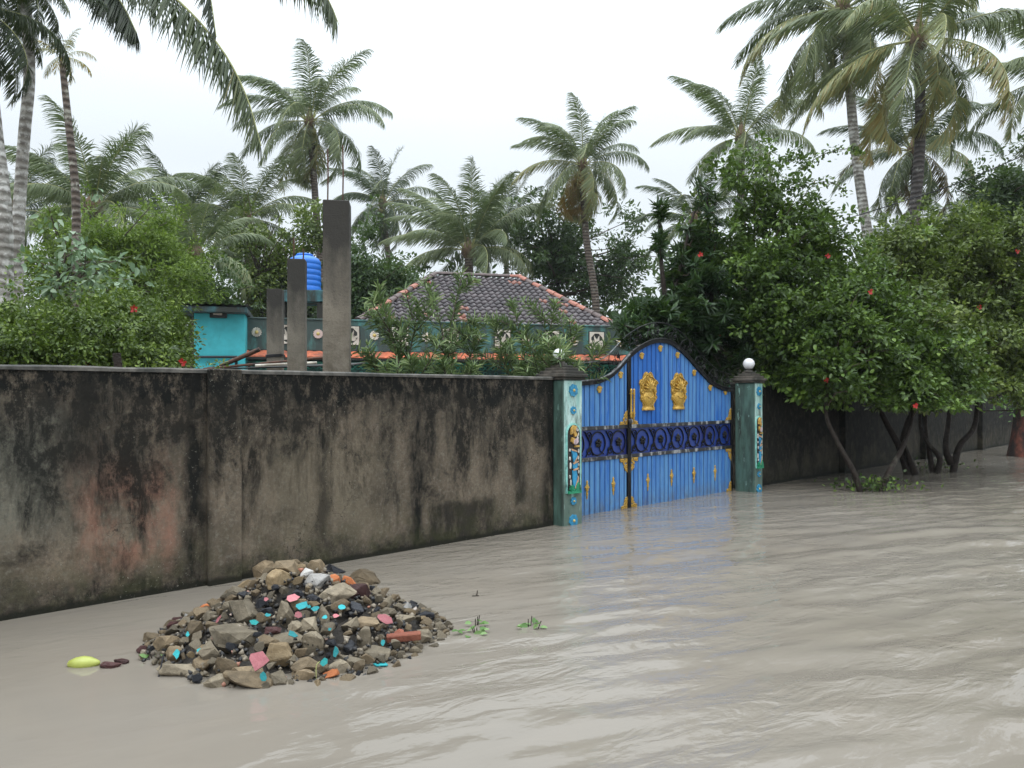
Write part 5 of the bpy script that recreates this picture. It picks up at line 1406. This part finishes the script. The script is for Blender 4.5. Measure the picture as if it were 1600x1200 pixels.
def cloud(blobs, n_leaves, per=26, cr=.17, seed=0, shell=.45):
    """boughs spread unevenly through ellipsoids, clumps along the boughs, leaves round the clumps"""
    r = np.random.RandomState(seed)
    vol = np.array([b[1] * b[2] * b[3] for b in blobs]) ** .8; vol /= vol.sum()
    nc = max(8, n_leaves // per); nb = max(6, nc // 8); which = r.choice(len(blobs), nb, p=vol)
    cen = np.array([list(blobs[i][0]) for i in which]); rad = np.array([[blobs[i][1], blobs[i][2], blobs[i][3]] for i in which])
    d = r.normal(size=(nb, 3)); d /= np.linalg.norm(d, axis=1)[:, None]; q = (shell + (1 - shell) * r.rand(nb)) ** .6 * r.uniform(.6, 1.02, nb)
    bc = cen + d * q[:, None] * rad; bh = r.rand(nb); bs = r.uniform(.6, 1.5, nb)
    kb = r.choice(nb, nc, p=bs / bs.sum()); axis = d + r.normal(0, .7, (nb, 3)) + [0, 0, .25]; axis /= np.linalg.norm(axis, axis=1)[:, None]
    t = r.uniform(-1, 1, nc) * (1 + .9 * (r.rand(nc) < .12))
    cc = bc[kb] + axis[kb] * (t * 2.6 * cr * bs[kb])[:, None] + r.normal(0, .75 * cr, (nc, 3)); hv = .65 * bh[kb] + .35 * r.rand(nc); dd = d[kb]
    k = np.repeat(np.arange(nc), per); N = len(k)
    off = r.normal(size=(N, 3)); off /= np.linalg.norm(off, axis=1)[:, None]; rr_ = r.rand(N) ** .5 * cr * r.uniform(.5, 1.2, nc)[k]
    P = cc[k] + off * rr_[:, None] * [1, 1, .75]
    D = off + dd[k] * .5 + r.normal(0, .4, (N, 3)) + [0, 0, -.12]; Nv = np.array([0, 0, 1.0]) + .55 * dd[k] + r.normal(0, .45, (N, 3))
    v = np.clip(.5 * hv[k] + .5 * r.rand(N), 0, 1)
    zmin = min(b[0].z - b[3] for b in blobs) - .03; kp = P[:, 2] > zmin; cc = cc[cc[:, 2] > zmin]
    return P[kp], D[kp], Nv[kp], v[kp], cc


def shrub(lab, cat, blobs, n, mat, L=.092, W=.055, per=26, cr=.17, seed=0, name='hibiscus_tree', base=None, trunks=None, group=None, twigs=50, tr=.05, flowers=0, fl_at=None, shell=.45, bark='bark', leafname='crown', tw=.008, droop=.12):
    c0 = blobs[0][0]; base = base or Vector((c0.x, c0.y, -.3))
    root = thing(name, lab, cat, base, 0, group); P, D, Nv, v, cc = cloud(blobs, n, per, cr, seed, shell)
    r = np.random.RandomState(seed + 5); N = len(P); b = np.array(base)
    leaf_obj(leafname, M[mat], root, P - b, D, Nv, L * r.uniform(.6, 1.25, N), W * r.uniform(.65, 1.2, N), v, droop=droop)
    rr = random.Random(seed); m = MB()
    if trunks is None: trunks = [[Vector((0, 0, 0)), (c0 - base) * .6 + Vector((.1, 0, 0)), c0 - base]]
    ends = []
    for tpts in trunks:
        pts = smooth_path([Vector(q) for q in tpts], 5); m.tube(pts, list(np.linspace(tr, tr * .45, len(pts))), 9); ends += pts[len(pts) // 2:]
    m.build('trunk', M[bark], root)
    m = MB(); ii = rr.sample(range(len(cc)), min(twigs, len(cc)))
    for i in ii:
        e = Vector(cc[i]) - base; s = min(ends, key=lambda q: (q - e).length + rr.uniform(0, .5)); mid = s.lerp(e, .55) + Vector((rr.uniform(-.12, .12), rr.uniform(-.12, .12), rr.uniform(-.05, .15)))
        m.tube([s, mid, e + (e - mid) * .15], [tw * 1.6, tw, tw * .45], 5)
    m.build('branches', M['twig' if bark == 'bark' else bark], root)
    pts = list(fl_at or [])
    for p in pts:
        m = MB(); p = p - base
        for k in range(5):
            a = k * 1.2566 + rr.random(); q = Vector((math.cos(a), -.35, math.sin(a))); s = Vector((-math.sin(a), 0, math.cos(a))); R_ = .040
            m.add([p, p + q * R_ * .6 + s * R_ * .4, p + q * R_ * 1.1 + s * R_ * .2, p + q * R_ * 1.1 - s * R_ * .2, p + q * R_ * .6 - s * R_ * .4], [(0, 1, 2, 3, 4)])
        m.tube([p, p + Vector((0, -.06, -.01))], [.004, .006], 5); m.build('flower', M['flower'], root, normals=False)
    return root


fa = lambda a, b_, D: at(a, b_, D)
# big hibiscus behind the right pillar
shrub('tall sprawling hibiscus tree rising over the right end of the blue gate', 'tree',
      [blob(1160, 450, 85, 90, 13.2, 1.0), blob(1250, 410, 80, 85, 13.5, 1.0), blob(1245, 520, 100, 90, 12.9, 1.1), blob(1120, 400, 42, 50, 13.2, .6), blob(1185, 320, 62, 60, 13.4, .8), blob(1150, 262, 36, 42, 13.4, .45), blob(1165, 235, 20, 20, 13.4, .3),
       blob(1228, 318, 36, 60, 13.4, .5), blob(1300, 410, 36, 72, 13.4, .6), blob(1290, 540, 80, 85, 12.8, 1.0), blob(1262, 588, 40, 34, 12.9, .5), blob(1150, 530, 48, 45, 14.2, .7), blob(1320, 500, 60, 60, 13.6, .8)], 44000, 'hib', seed=31, per=24, cr=.16,
      base=Vector((fa(1215, 616, 13.8).x, 13.8, -.3)), trunks=[[(0, 0, 0), (-.1, 0, 1.4), (-.3, -.2, 2.6), (-.5, -.2, 3.8)], [(0, 0, .4), (.4, -.2, 1.8), (.5, -.4, 3.0)]], twigs=150, tr=.07,
      fl_at=[fa(1094, 398, 12.2), fa(1122, 524, 12.6), fa(1291, 594, 11.8), fa(1293, 400, 12.6)])
# arching vine shoots out of its top
vine = thing('climbing_vine', 'thin leafy vine shoots arching into the sky from the tall hibiscus top', 'vine', fa(1215, 300, 13.4))
vb = fa(1215, 300, 13.4); m = MB(); PP = []
rsv = np.random.RandomState(6)
for pts in ([(1215, 300), (1255, 262), (1290, 240), (1330, 232), (1345, 240)], [(1240, 330), (1270, 290), (1300, 285), (1322, 300)], [(1262, 340), (1290, 330), (1310, 350), (1330, 385)], [(1180, 300), (1205, 260), (1240, 245), (1262, 250)], [(1290, 370), (1322, 372), (1345, 400)], [(1110, 330), (1095, 310), (1085, 300)]):
    q = smooth_path([fa(a, b_, 13.4) - vb for a, b_ in pts], 8); m.tube(q, .006, 4)
    for p in q[2:]:
        for _ in range(7): PP.append(np.array(p) + rsv.normal(0, .05, 3))
m.build('stem', M['twig'], vine); PP = np.array(PP); N = len(PP)
leaf_obj('leaves', M['hib'], vine, PP, rsv.normal(0, 1, (N, 3)), rsv.normal(0, .5, (N, 3)) + [0, 0, 1], rsv.uniform(.05, .09, N), rsv.uniform(.03, .05, N), rsv.rand(N))

# roadside hibiscus trees in front of the wall, with leaning stems
W0 = lambda a, b_: on_water(a, b_)


def stems(base, lst):
    return [[Vector(p) - base for p in l] for l in lst]


b1 = W0(1352, 768); b1.z = -.3
shrub('roadside hibiscus with one long trunk leaning left, nearest the gate', 'tree',
      [blob(1325, 575, 80, 45, 12.2, .7), blob(1290, 590, 50, 38, 11.9, .5), blob(1375, 540, 75, 70, 12.6, .9), blob(1300, 520, 60, 50, 12.6, .7), blob(1340, 470, 60, 50, 13.2, .7), blob(1410, 600, 60, 36, 12.2, .5), blob(1450, 575, 60, 50, 12.8, .6)], 27000, 'hib', seed=33, base=b1,
      trunks=stems(b1, [[b1, at(1335, 740, 11.8), at(1308, 690, 11.9), at(1290, 640, 12.0), at(1300, 560, 12.1)], [at(1378, 768, 11.84), at(1390, 735, 12), at(1412, 695, 12.3), at(1425, 640, 12.6), at(1400, 560, 12.6)]]), twigs=90, tr=.05,
      fl_at=[at(1430, 634, 11.4), at(1360, 456, 11.8)])
b2 = W0(1424, 742); b2.z = -.3
shrub('roadside hibiscus with dark forked trunk, second from the gate', 'tree',
      [blob(1420, 455, 70, 65, 14.3, 1.1), blob(1440, 540, 85, 75, 13.8, 1.2), blob(1400, 400, 45, 45, 14.6, .8), blob(1465, 605, 62, 36, 13.2, .7)], 24000, 'hib2', seed=34, base=b2,
      trunks=stems(b2, [[b2, at(1408, 705, 14.4), at(1385, 660, 14.4), at(1370, 620, 14.4), at(1380, 560, 14.4)], [at(1420, 735, 14.5), at(1410, 700, 14.5), at(1420, 655, 14.4), at(1450, 600, 14.2)], [at(1430, 742, 14.3), at(1420, 715, 14.3), at(1412, 690, 14.3)]]), twigs=90, tr=.075)
b3 = W0(1461, 738); b3.z = -.3
shrub('roadside hibiscus with narrow forked stems, third from the gate', 'tree',
      [blob(1490, 430, 70, 60, 15.0, 1.1), blob(1500, 520, 75, 65, 14.5, 1.1), blob(1480, 375, 48, 32, 15.2, .8)], 20000, 'hib2', seed=35, base=b3,
      trunks=stems(b3, [[b3, at(1452, 705, 14.8), at(1446, 665, 14.9), at(1450, 600, 15)], [at(1464, 738, 14.7), at(1468, 715, 14.7), at(1448, 690, 14.8), at(1438, 660, 15), at(1440, 600, 15)]]), twigs=80, tr=.06)
b4 = W0(1485, 738); b4.z = -.3
shrub('roadside hibiscus with wide right-leaning fork, fourth from the gate', 'tree',
      [blob(1560, 400, 62, 58, 15.4, 1.1), blob(1560, 480, 70, 60, 15.0, 1.1), blob(1570, 565, 75, 60, 14.4, 1.0), blob(1530, 608, 62, 36, 13.9, .7), blob(1610, 500, 50, 90, 15.0, 1.0)], 30000, 'hib2', seed=36, base=b4,
      trunks=stems(b4, [[b4, at(1498, 700, 14.8), at(1522, 668, 14.9), at(1528, 620, 15), at(1540, 540, 15)], [at(1486, 725, 14.8), at(1478, 700, 14.8), at(1482, 660, 15), at(1488, 600, 15)]]), twigs=90, tr=.07, fl_at=[at(1589, 393, 14.2), at(1530, 480, 13.9)])
rb = W0(1597, 713)
rt = thing('stump', 'broad reddish-brown trunk standing in the water at the right edge', 'tree trunk', Vector((rb.x + .1, rb.y, -.3)))
m = MB(); m.tube([(0, 0, 0), (0, 0, .35), (.02, 0, .8), (.06, 0, 1.5), (.1, 0, 2.6)], [.48, .40, .33, .29, .27], 18); m.build('trunk', M['bark_red'], rt)
PP = np.random.RandomState(4).normal(0, 1, (700, 3)) * [.35, .3, .28] + [.1, -.1, 1.75]
leaf_obj('crown', M['weed'], rt, PP, np.random.RandomState(5).normal(0, 1, (700, 3)), np.random.RandomState(6).normal(0, .5, (700, 3)) + [0, 0, 1], np.full(700, .12), np.full(700, .05), np.random.RandomState(7).rand(700) * .6)
for (px, py, sx, n_, lab, sd_) in ((1366, 768, .30, 260, 'leafy green sprouts at the foot of the trunk nearest the gate', 1), (1472, 735, .22, 110, 'thin pale sprouts in the water between the forked stems', 2)):
    b = on_water(px, py); e = thing('water_sprouts', lab, 'plant', b); r = np.random.RandomState(sd_); P_ = r.normal(0, 1, (n_, 3)) * [sx, .12, .07] + [0, 0, .09]; P_[:, 2] = np.abs(P_[:, 2])
    leaf_obj('leaves', M['hib'], e, P_, r.normal(0, .6, (n_, 3)) + [0, 0, .5], r.normal(0, .5, (n_, 3)) + [0, 0, 1], r.uniform(.05, .08, n_), r.uniform(.03, .05, n_), r.rand(n_) * .9)
    m = MB()
    for k in range(8): x = r.uniform(-1, 1) * sx; m.tube([(x, r.uniform(-.1, .1), -.05), (x + r.uniform(-.05, .05), 0, r.uniform(.12, .26))], .004, 4)
    m.build('stem', M['twig'], e)


# dark tree with whorls of strap leaves
def rosettes(centres, per, Lf, Wf, seed, axis_up=.7):
    r = np.random.RandomState(seed); nc = len(centres); k = np.repeat(np.arange(nc), per); N = len(k)
    ax = r.normal(0, .5, (nc, 3)) + [0, -.15, axis_up]; ax /= np.linalg.norm(ax, axis=1)[:, None]
    d = r.normal(size=(N, 3)); d -= ax[k] * (d * ax[k]).sum(1)[:, None]; d /= np.linalg.norm(d, axis=1)[:, None]
    tl = r.uniform(-.25, 1.1, N)[:, None]; D = d + ax[k] * tl; D /= np.linalg.norm(D, axis=1)[:, None]; Nv = ax[k] + r.normal(0, .15, (N, 3)) - D * .2
    P = np.asarray(centres)[k] + ax[k] * r.uniform(-.10, .06, N)[:, None]
    v = np.clip(.25 + .35 * tl[:, 0] + r.normal(0, .12, N), 0, 1); return P, D, Nv, Lf * r.uniform(.7, 1.15, N), Wf * r.uniform(.8, 1.1, N), v


def rosette_tree(lab, blobs, nros, per, Lf, Wf, mat, seed, base, trunks, extra=(), name='rosette_tree', tw=.014, cat='tree', axis_up=.7, droop=.2):
    r = np.random.RandomState(seed); vol = np.array([b[1] * b[3] for b in blobs]); vol /= vol.sum(); cc = []
    for i in r.choice(len(blobs), nros, p=vol):
        c, a, b, h = blobs[i]; d = r.normal(size=3); d /= np.linalg.norm(d); cc.append(np.array(c) + d * (r.uniform(.3, 1) ** .5) * np.array([a, b, h]))
    cc += [np.array(e) for e in extra]; cc = np.array(cc); root = thing(name, lab, cat, base)
    P, D, Nv, L, W, v = rosettes(cc, per, Lf, Wf, seed, axis_up); leaf_obj('crown', M[mat], root, P - np.array(base), D, Nv, L, W, v, droop=droop)
    m = MB(); ends = []
    for tpts in trunks:
        q = smooth_path([Vector(p) - base for p in tpts], 6); m.tube(q, list(np.linspace(.055, .02, len(q))), 8); ends += q[len(q) // 3:]
    m.build('trunk', M['bark'], root); m = MB(); rr = random.Random(seed)
    for i, c in enumerate(cc):
        if i % 2 and i < nros: continue
        e = Vector(c) - base; s = min(ends, key=lambda q: (q - e).length + (.6 if q.z > e.z else 0)); m.tube([s, s.lerp(e, .5) + Vector((0, 0, -.08)), e], [tw, tw * .8, tw * .6], 5)
    m.build('branches', M['twig'], root); return root


bd = Vector((at(1045, 616, 12.6).x, 12.6, -.3))
rosette_tree('dark tree with whorled strap leaves directly behind the arched gate top', [blob(1040, 505, 75, 38, 12.6, .7), blob(1090, 480, 60, 70, 12.8, .8), blob(1000, 515, 40, 30, 12.2, .4), blob(1075, 420, 40, 50, 13.0, .5), blob(1110, 545, 60, 50, 13.0, .8), blob(1060, 560, 60, 30, 13.0, .6)],
             420, 26, .20, .042, 'dark', 41, bd, [[bd, at(1050, 520, 12.6), at(1060, 430, 12.7), at(1085, 330, 12.8)], [at(1050, 540, 12.6), at(1035, 430, 12.5), at(1030, 340, 12.4)], [at(1050, 540, 12.6), at(1110, 480, 12.9), at(1105, 310, 13)]],
             extra=[at(1032, 320 + k * 7, 12.4) for k in range(4)] + [at(1031, 368 + k * 7, 12.4) for k in range(4)] + [at(1093 + (k % 3) * 13, 290 + k * 11, 12.9) for k in range(9)] + [at(1075 + (k % 4) * 9, 360 + k * 9, 12.8) for k in range(8)])
# left hedge of hibiscus just behind the wall
for i_, (bl, n_, lab, fl) in enumerate((([(40, 520, 90, 50, 8.0), (20, 560, 80, 30, 7.4)], 15000, 'hibiscus bush at the far left behind the wall', []),
                                        ([(150, 515, 80, 52, 8.4), (130, 560, 80, 26, 7.8)], 16000, 'hibiscus bush behind the wall below the two palm trunks', [(138, 566)]),
                                        ([(222, 520, 44, 40, 8.8), (215, 560, 44, 22, 8.2), (255, 548, 14, 22, 8.6)], 16000, 'red-flowered hibiscus bush beside the turquoise outbuilding', [(210, 483), (228, 568), (286, 566)]))):
    bb = [blob(a, b_ + 8, c * .86, d * .8, D, .55) for a, b_, c, d, D in bl]
    shrub(lab, 'bush', bb, int(n_ * 1.5), 'hedge', L=.05, W=.027, per=22, cr=.12, seed=50 + i_, name='hibiscus_bush', group=None, twigs=40, tr=.03, fl_at=[at(a, b_, bl[0][4] - .75) for a, b_ in fl], tw=.005)
m = MB(); q = at(182, 616, 6.6); m.tube([(0, 0, -.3), (.02, 0, 1.7), (0, 0, CZ + (HY - 552) / F * 6.6)], .035, 8); tag(m.build('wooden_stake', M['bark'], loc=(q.x, 6.6, 0)), 'dark stub of a stake just above the wall top at left', 'stake')
shrub('bright green feathery tree behind the left palm trunks', 'tree', [blob(115, 425, 65, 45, 19, 1.5), blob(200, 405, 62, 50, 19.5, 1.5), blob(262, 430, 48, 48, 20, 1.3), blob(240, 350, 26, 20, 20, .7), blob(150, 378, 36, 20, 19, .8), blob(210, 455, 100, 40, 18.5, 1.4), blob(98, 372, 24, 16, 19, .6)], 42000, 'bright', L=.12, W=.045, per=40, cr=.26, seed=60, name='feathery_tree', twigs=60, tr=.12, tw=.02, shell=.6)
shrub('silvery-leaved sapling in front of the bright feathery tree', 'sapling', [blob(95, 432, 22, 28, 11, .4), blob(130, 420, 34, 24, 11, .4), blob(160, 430, 22, 24, 11, .4)], 600, 'silver', L=.13, W=.07, per=8, cr=.2, seed=61, name='sapling', twigs=40, tr=.025, tw=.008, droop=.35)
shrub('olive shrub crown right above the turquoise outbuilding roof', 'tree', [blob(280, 458, 75, 28, 24, 1.6), blob(250, 440, 60, 30, 22, 1.4), blob(340, 470, 40, 22, 22, 1.0)], 12000, 'mid', L=.12, W=.06, per=30, cr=.25, seed=62, name='broadleaf_tree', twigs=30, tr=.09, tw=.02)
shrub('light green tree between the outbuilding and the raw columns', 'tree', [blob(405, 430, 44, 60, 26.5, 1.2), blob(440, 405, 36, 36, 26.5, 1.0), blob(395, 372, 26, 22, 26.5, .7), blob(440, 450, 60, 45, 27, 1.2), blob(490, 372, 24, 24, 27, .7), blob(470, 350, 18, 20, 27, .5)], 12000, 'hib2', L=.15, W=.08, per=22, cr=.28, seed=63, name='broadleaf_tree', twigs=60, tr=.09, tw=.018)
shrub('green tree right behind the tallest raw column', 'tree', [blob(565, 430, 36, 56, 27, 1.4), blob(590, 450, 60, 40, 27, 1.5), blob(560, 372, 18, 30, 27, .7), blob(620, 470, 60, 26, 27, 1.4)], 12000, 'mid', L=.17, W=.08, per=26, cr=.32, seed=64, name='broadleaf_tree', twigs=40, tr=.1, tw=.025)
shrub('open-crowned tree behind the right hip of the tiled roof', 'tree', [blob(870, 400, 50, 52, 37, 1.8), blob(830, 370, 24, 30, 37, 1.0), blob(850, 430, 40, 36, 37, 1.4), blob(985, 400, 36, 50, 37, 1.6), blob(955, 440, 60, 40, 37, 1.8), blob(990, 345, 24, 20, 37, .8), blob(900, 352, 40, 22, 37, 1.0)], 15000, 'mid', L=.22, W=.10, per=26, cr=.42, seed=65, name='broadleaf_tree', twigs=90, tr=.13, tw=.03)
shrub('dense dark tree at the right edge beyond the hibiscus row', 'tree', [blob(1560, 330, 42, 50, 26, 1.6), blob(1585, 290, 40, 36, 26, 1.4), blob(1545, 270, 18, 20, 26, .6), blob(1600, 370, 60, 50, 26, 1.8), blob(1520, 400, 40, 40, 26, 1.4), blob(1550, 440, 80, 60, 26, 1.8)], 20000, 'mid', L=.16, W=.08, per=30, cr=.32, seed=66, name='broadleaf_tree', twigs=50, tr=.12, tw=.025)
# the mass of greenery closing off the background
P, D, Nv, v, cc = cloud([blob(x, 500 + (k % 3) * 14, 95, 62, 40, 4) for k, x in enumerate(range(-60, 1700, 85))], 42000, 60, .9, 70, .3)
r = np.random.RandomState(1); N = len(P)
o = leaf_obj('far_thicket', M['mid'], None, P, D, Nv, .42 * r.uniform(.6, 1.2, N), .2 * r.uniform(.6, 1.2, N), v * .8); tag(o, 'far mass of undergrowth closing off the ground behind the compound', 'undergrowth', kind='stuff')
# more leaves close behind the right-hand wall, where the trees merge
shrub('dark undergrowth tree behind the wall right of the globe pillar', 'tree', [blob(1330, 520, 90, 60, 17.5, 1.2), blob(1230, 560, 90, 50, 15.5, 1.0), blob(1430, 500, 80, 60, 20.0, 1.4), blob(1130, 570, 50, 40, 15.0, .8), blob(1540, 520, 80, 60, 24, 1.6)], 20000, 'dark', L=.13, W=.075, per=30, cr=.26, seed=67, name='broadleaf_tree', twigs=30, tr=.08, tw=.015)


# oleanders behind the wall, left of the gate
def oleander(lab, base_px, D, tips, seed, n_per=8):
    base = Vector((at(base_px, 616, D).x, D, -.2)); root = thing('oleander_bush', lab, 'bush', base); r = np.random.RandomState(seed); rr = random.Random(seed)
    P, Dv, Nv, v = [], [], [], []; m = MB()
    for (tx, ty, dd, f0) in tips:
        e = at(tx, ty, D + dd) - base; s = Vector((rr.uniform(-.15, .15), 0, .2)); mid = s.lerp(e, .5) + Vector((-.12 * (e.x > 0) + .1 * (e.x < 0), 0, .18))
        q = smooth_path([s, mid, e], 14); m.tube(q, list(np.linspace(.016, .005, len(q))), 6)
        q = [np.array(p) for p in q]; Ltot = len(q); 
        for i in range(int(Ltot * f0), Ltot):
            d = q[min(i + 1, Ltot - 1)] - q[i - 1]; d /= np.linalg.norm(d) + 1e-9
            for j in range(2):
                pos = q[i - 1] + (q[i] - q[i - 1]) * (j / 2)
                last = i > Ltot - 4
                for _ in range(n_per if last else n_per - 4):
                    o = r.normal(size=3); o -= d * o.dot(d); o /= np.linalg.norm(o); P.append(pos); Dv.append(o * (.75 if last else 1) + d * r.uniform(.35, 1.1)); Nv.append(d + r.normal(0, .25, 3)); v.append(np.clip(r.normal(.45, .22) + (.2 if last else 0), 0, 1))
        # side shoots
        for _ in range(4):
            i = rr.randrange(int(Ltot * .35), Ltot - 2); b0 = q[i]; d = np.array([rr.uniform(-1, 1), rr.uniform(-.7, .3), rr.uniform(.1, .9)]); d /= np.linalg.norm(d); ln = rr.uniform(.22, .5); m.tube([b0, b0 + d * ln], [.007, .004], 5)
            for t in np.linspace(.25, 1, 7):
                for _ in range(6):
                    o = r.normal(size=3); o -= d * o.dot(d); o /= np.linalg.norm(o); P.append(b0 + d * ln * t); Dv.append(o + d * r.uniform(.4, 1.2)); Nv.append(d + r.normal(0, .25, 3)); v.append(np.clip(r.normal(.45, .22) + .2 * (t > .8), 0, 1))
    N = len(P); leaf_obj('leaves', M['oleander'], root, np.array(P), np.array(Dv), np.array(Nv), r.uniform(.10, .17, N), r.uniform(.013, .020, N), np.array(v), fold=.25, droop=.14); m.build('stems', M['twig'], root); return root


oleander('oleander bush with stems reaching left over the wall, beside the tallest column', 650, 8.9, [(590, 445, .3, .45), (572, 550, -.3, .3), (600, 570, -.5, .2), (655, 470, .2, .4), (640, 560, -.4, .2), (625, 500, .2, .4), (600, 480, 0, .5)], 81)
oleander('tallest oleander bush with its tip above the ridge of the tiled roof', 705, 9.3, [(722, 425, .2, .3), (672, 445, .1, .4), (690, 560, -.5, .2), (745, 520, 0, .3), (712, 470, .3, .4), (660, 565, -.4, .3), (740, 570, -.5, .2)], 82)
oleander('dense oleander bush close to the left gate pillar', 835, 9.9, [(800, 470, .2, .35), (868, 470, .1, .3), (876, 540, -.98, .72), (868, 552, -.98, .7), (872, 530, -.9, .7), (955, 528, -.2, .35), (905, 510, 0, .3), (780, 545, -.1, .2), (850, 540, -.4, .15), (890, 560, -.5, .2), (820, 510, 0, .3), (810, 570, -.4, .2), (768, 500, .2, .4), (860, 575, -.5, .15)], 83, 9)

# overhead cable at the right
cb = smooth_path([at(1290, 352, 19), at(1400, 318, 18), at(1500, 285, 17), at(1640, 225, 16)], 8); m = MB(); m.tube(cb, .012, 5)
tag(m.build('overhead_cable', M['pipe_black']), 'thin overhead cable sloping up to the right through the palms', 'cable')

# ------------------------------------------------------------------ thin damp haze
mh = bpy.data.materials.new('haze'); mh.use_nodes = True; th = mh.node_tree; th.nodes.clear()
pv = nd(th, 'ShaderNodeVolumePrincipled', {'Color': (.9, .95, 1.0), 'Density': .0004, 'Anisotropy': .2}); ou = nd(th, 'ShaderNodeOutputMaterial'); th.links.new(pv.outputs[0], ou.inputs['Volume'])
m = MB(); m.box((-262, -262, -1.4), (262, 312, 15)); o = m.build('haze', mh); tag(o, 'thin pale rain haze over the whole place', None, kind='stuff')
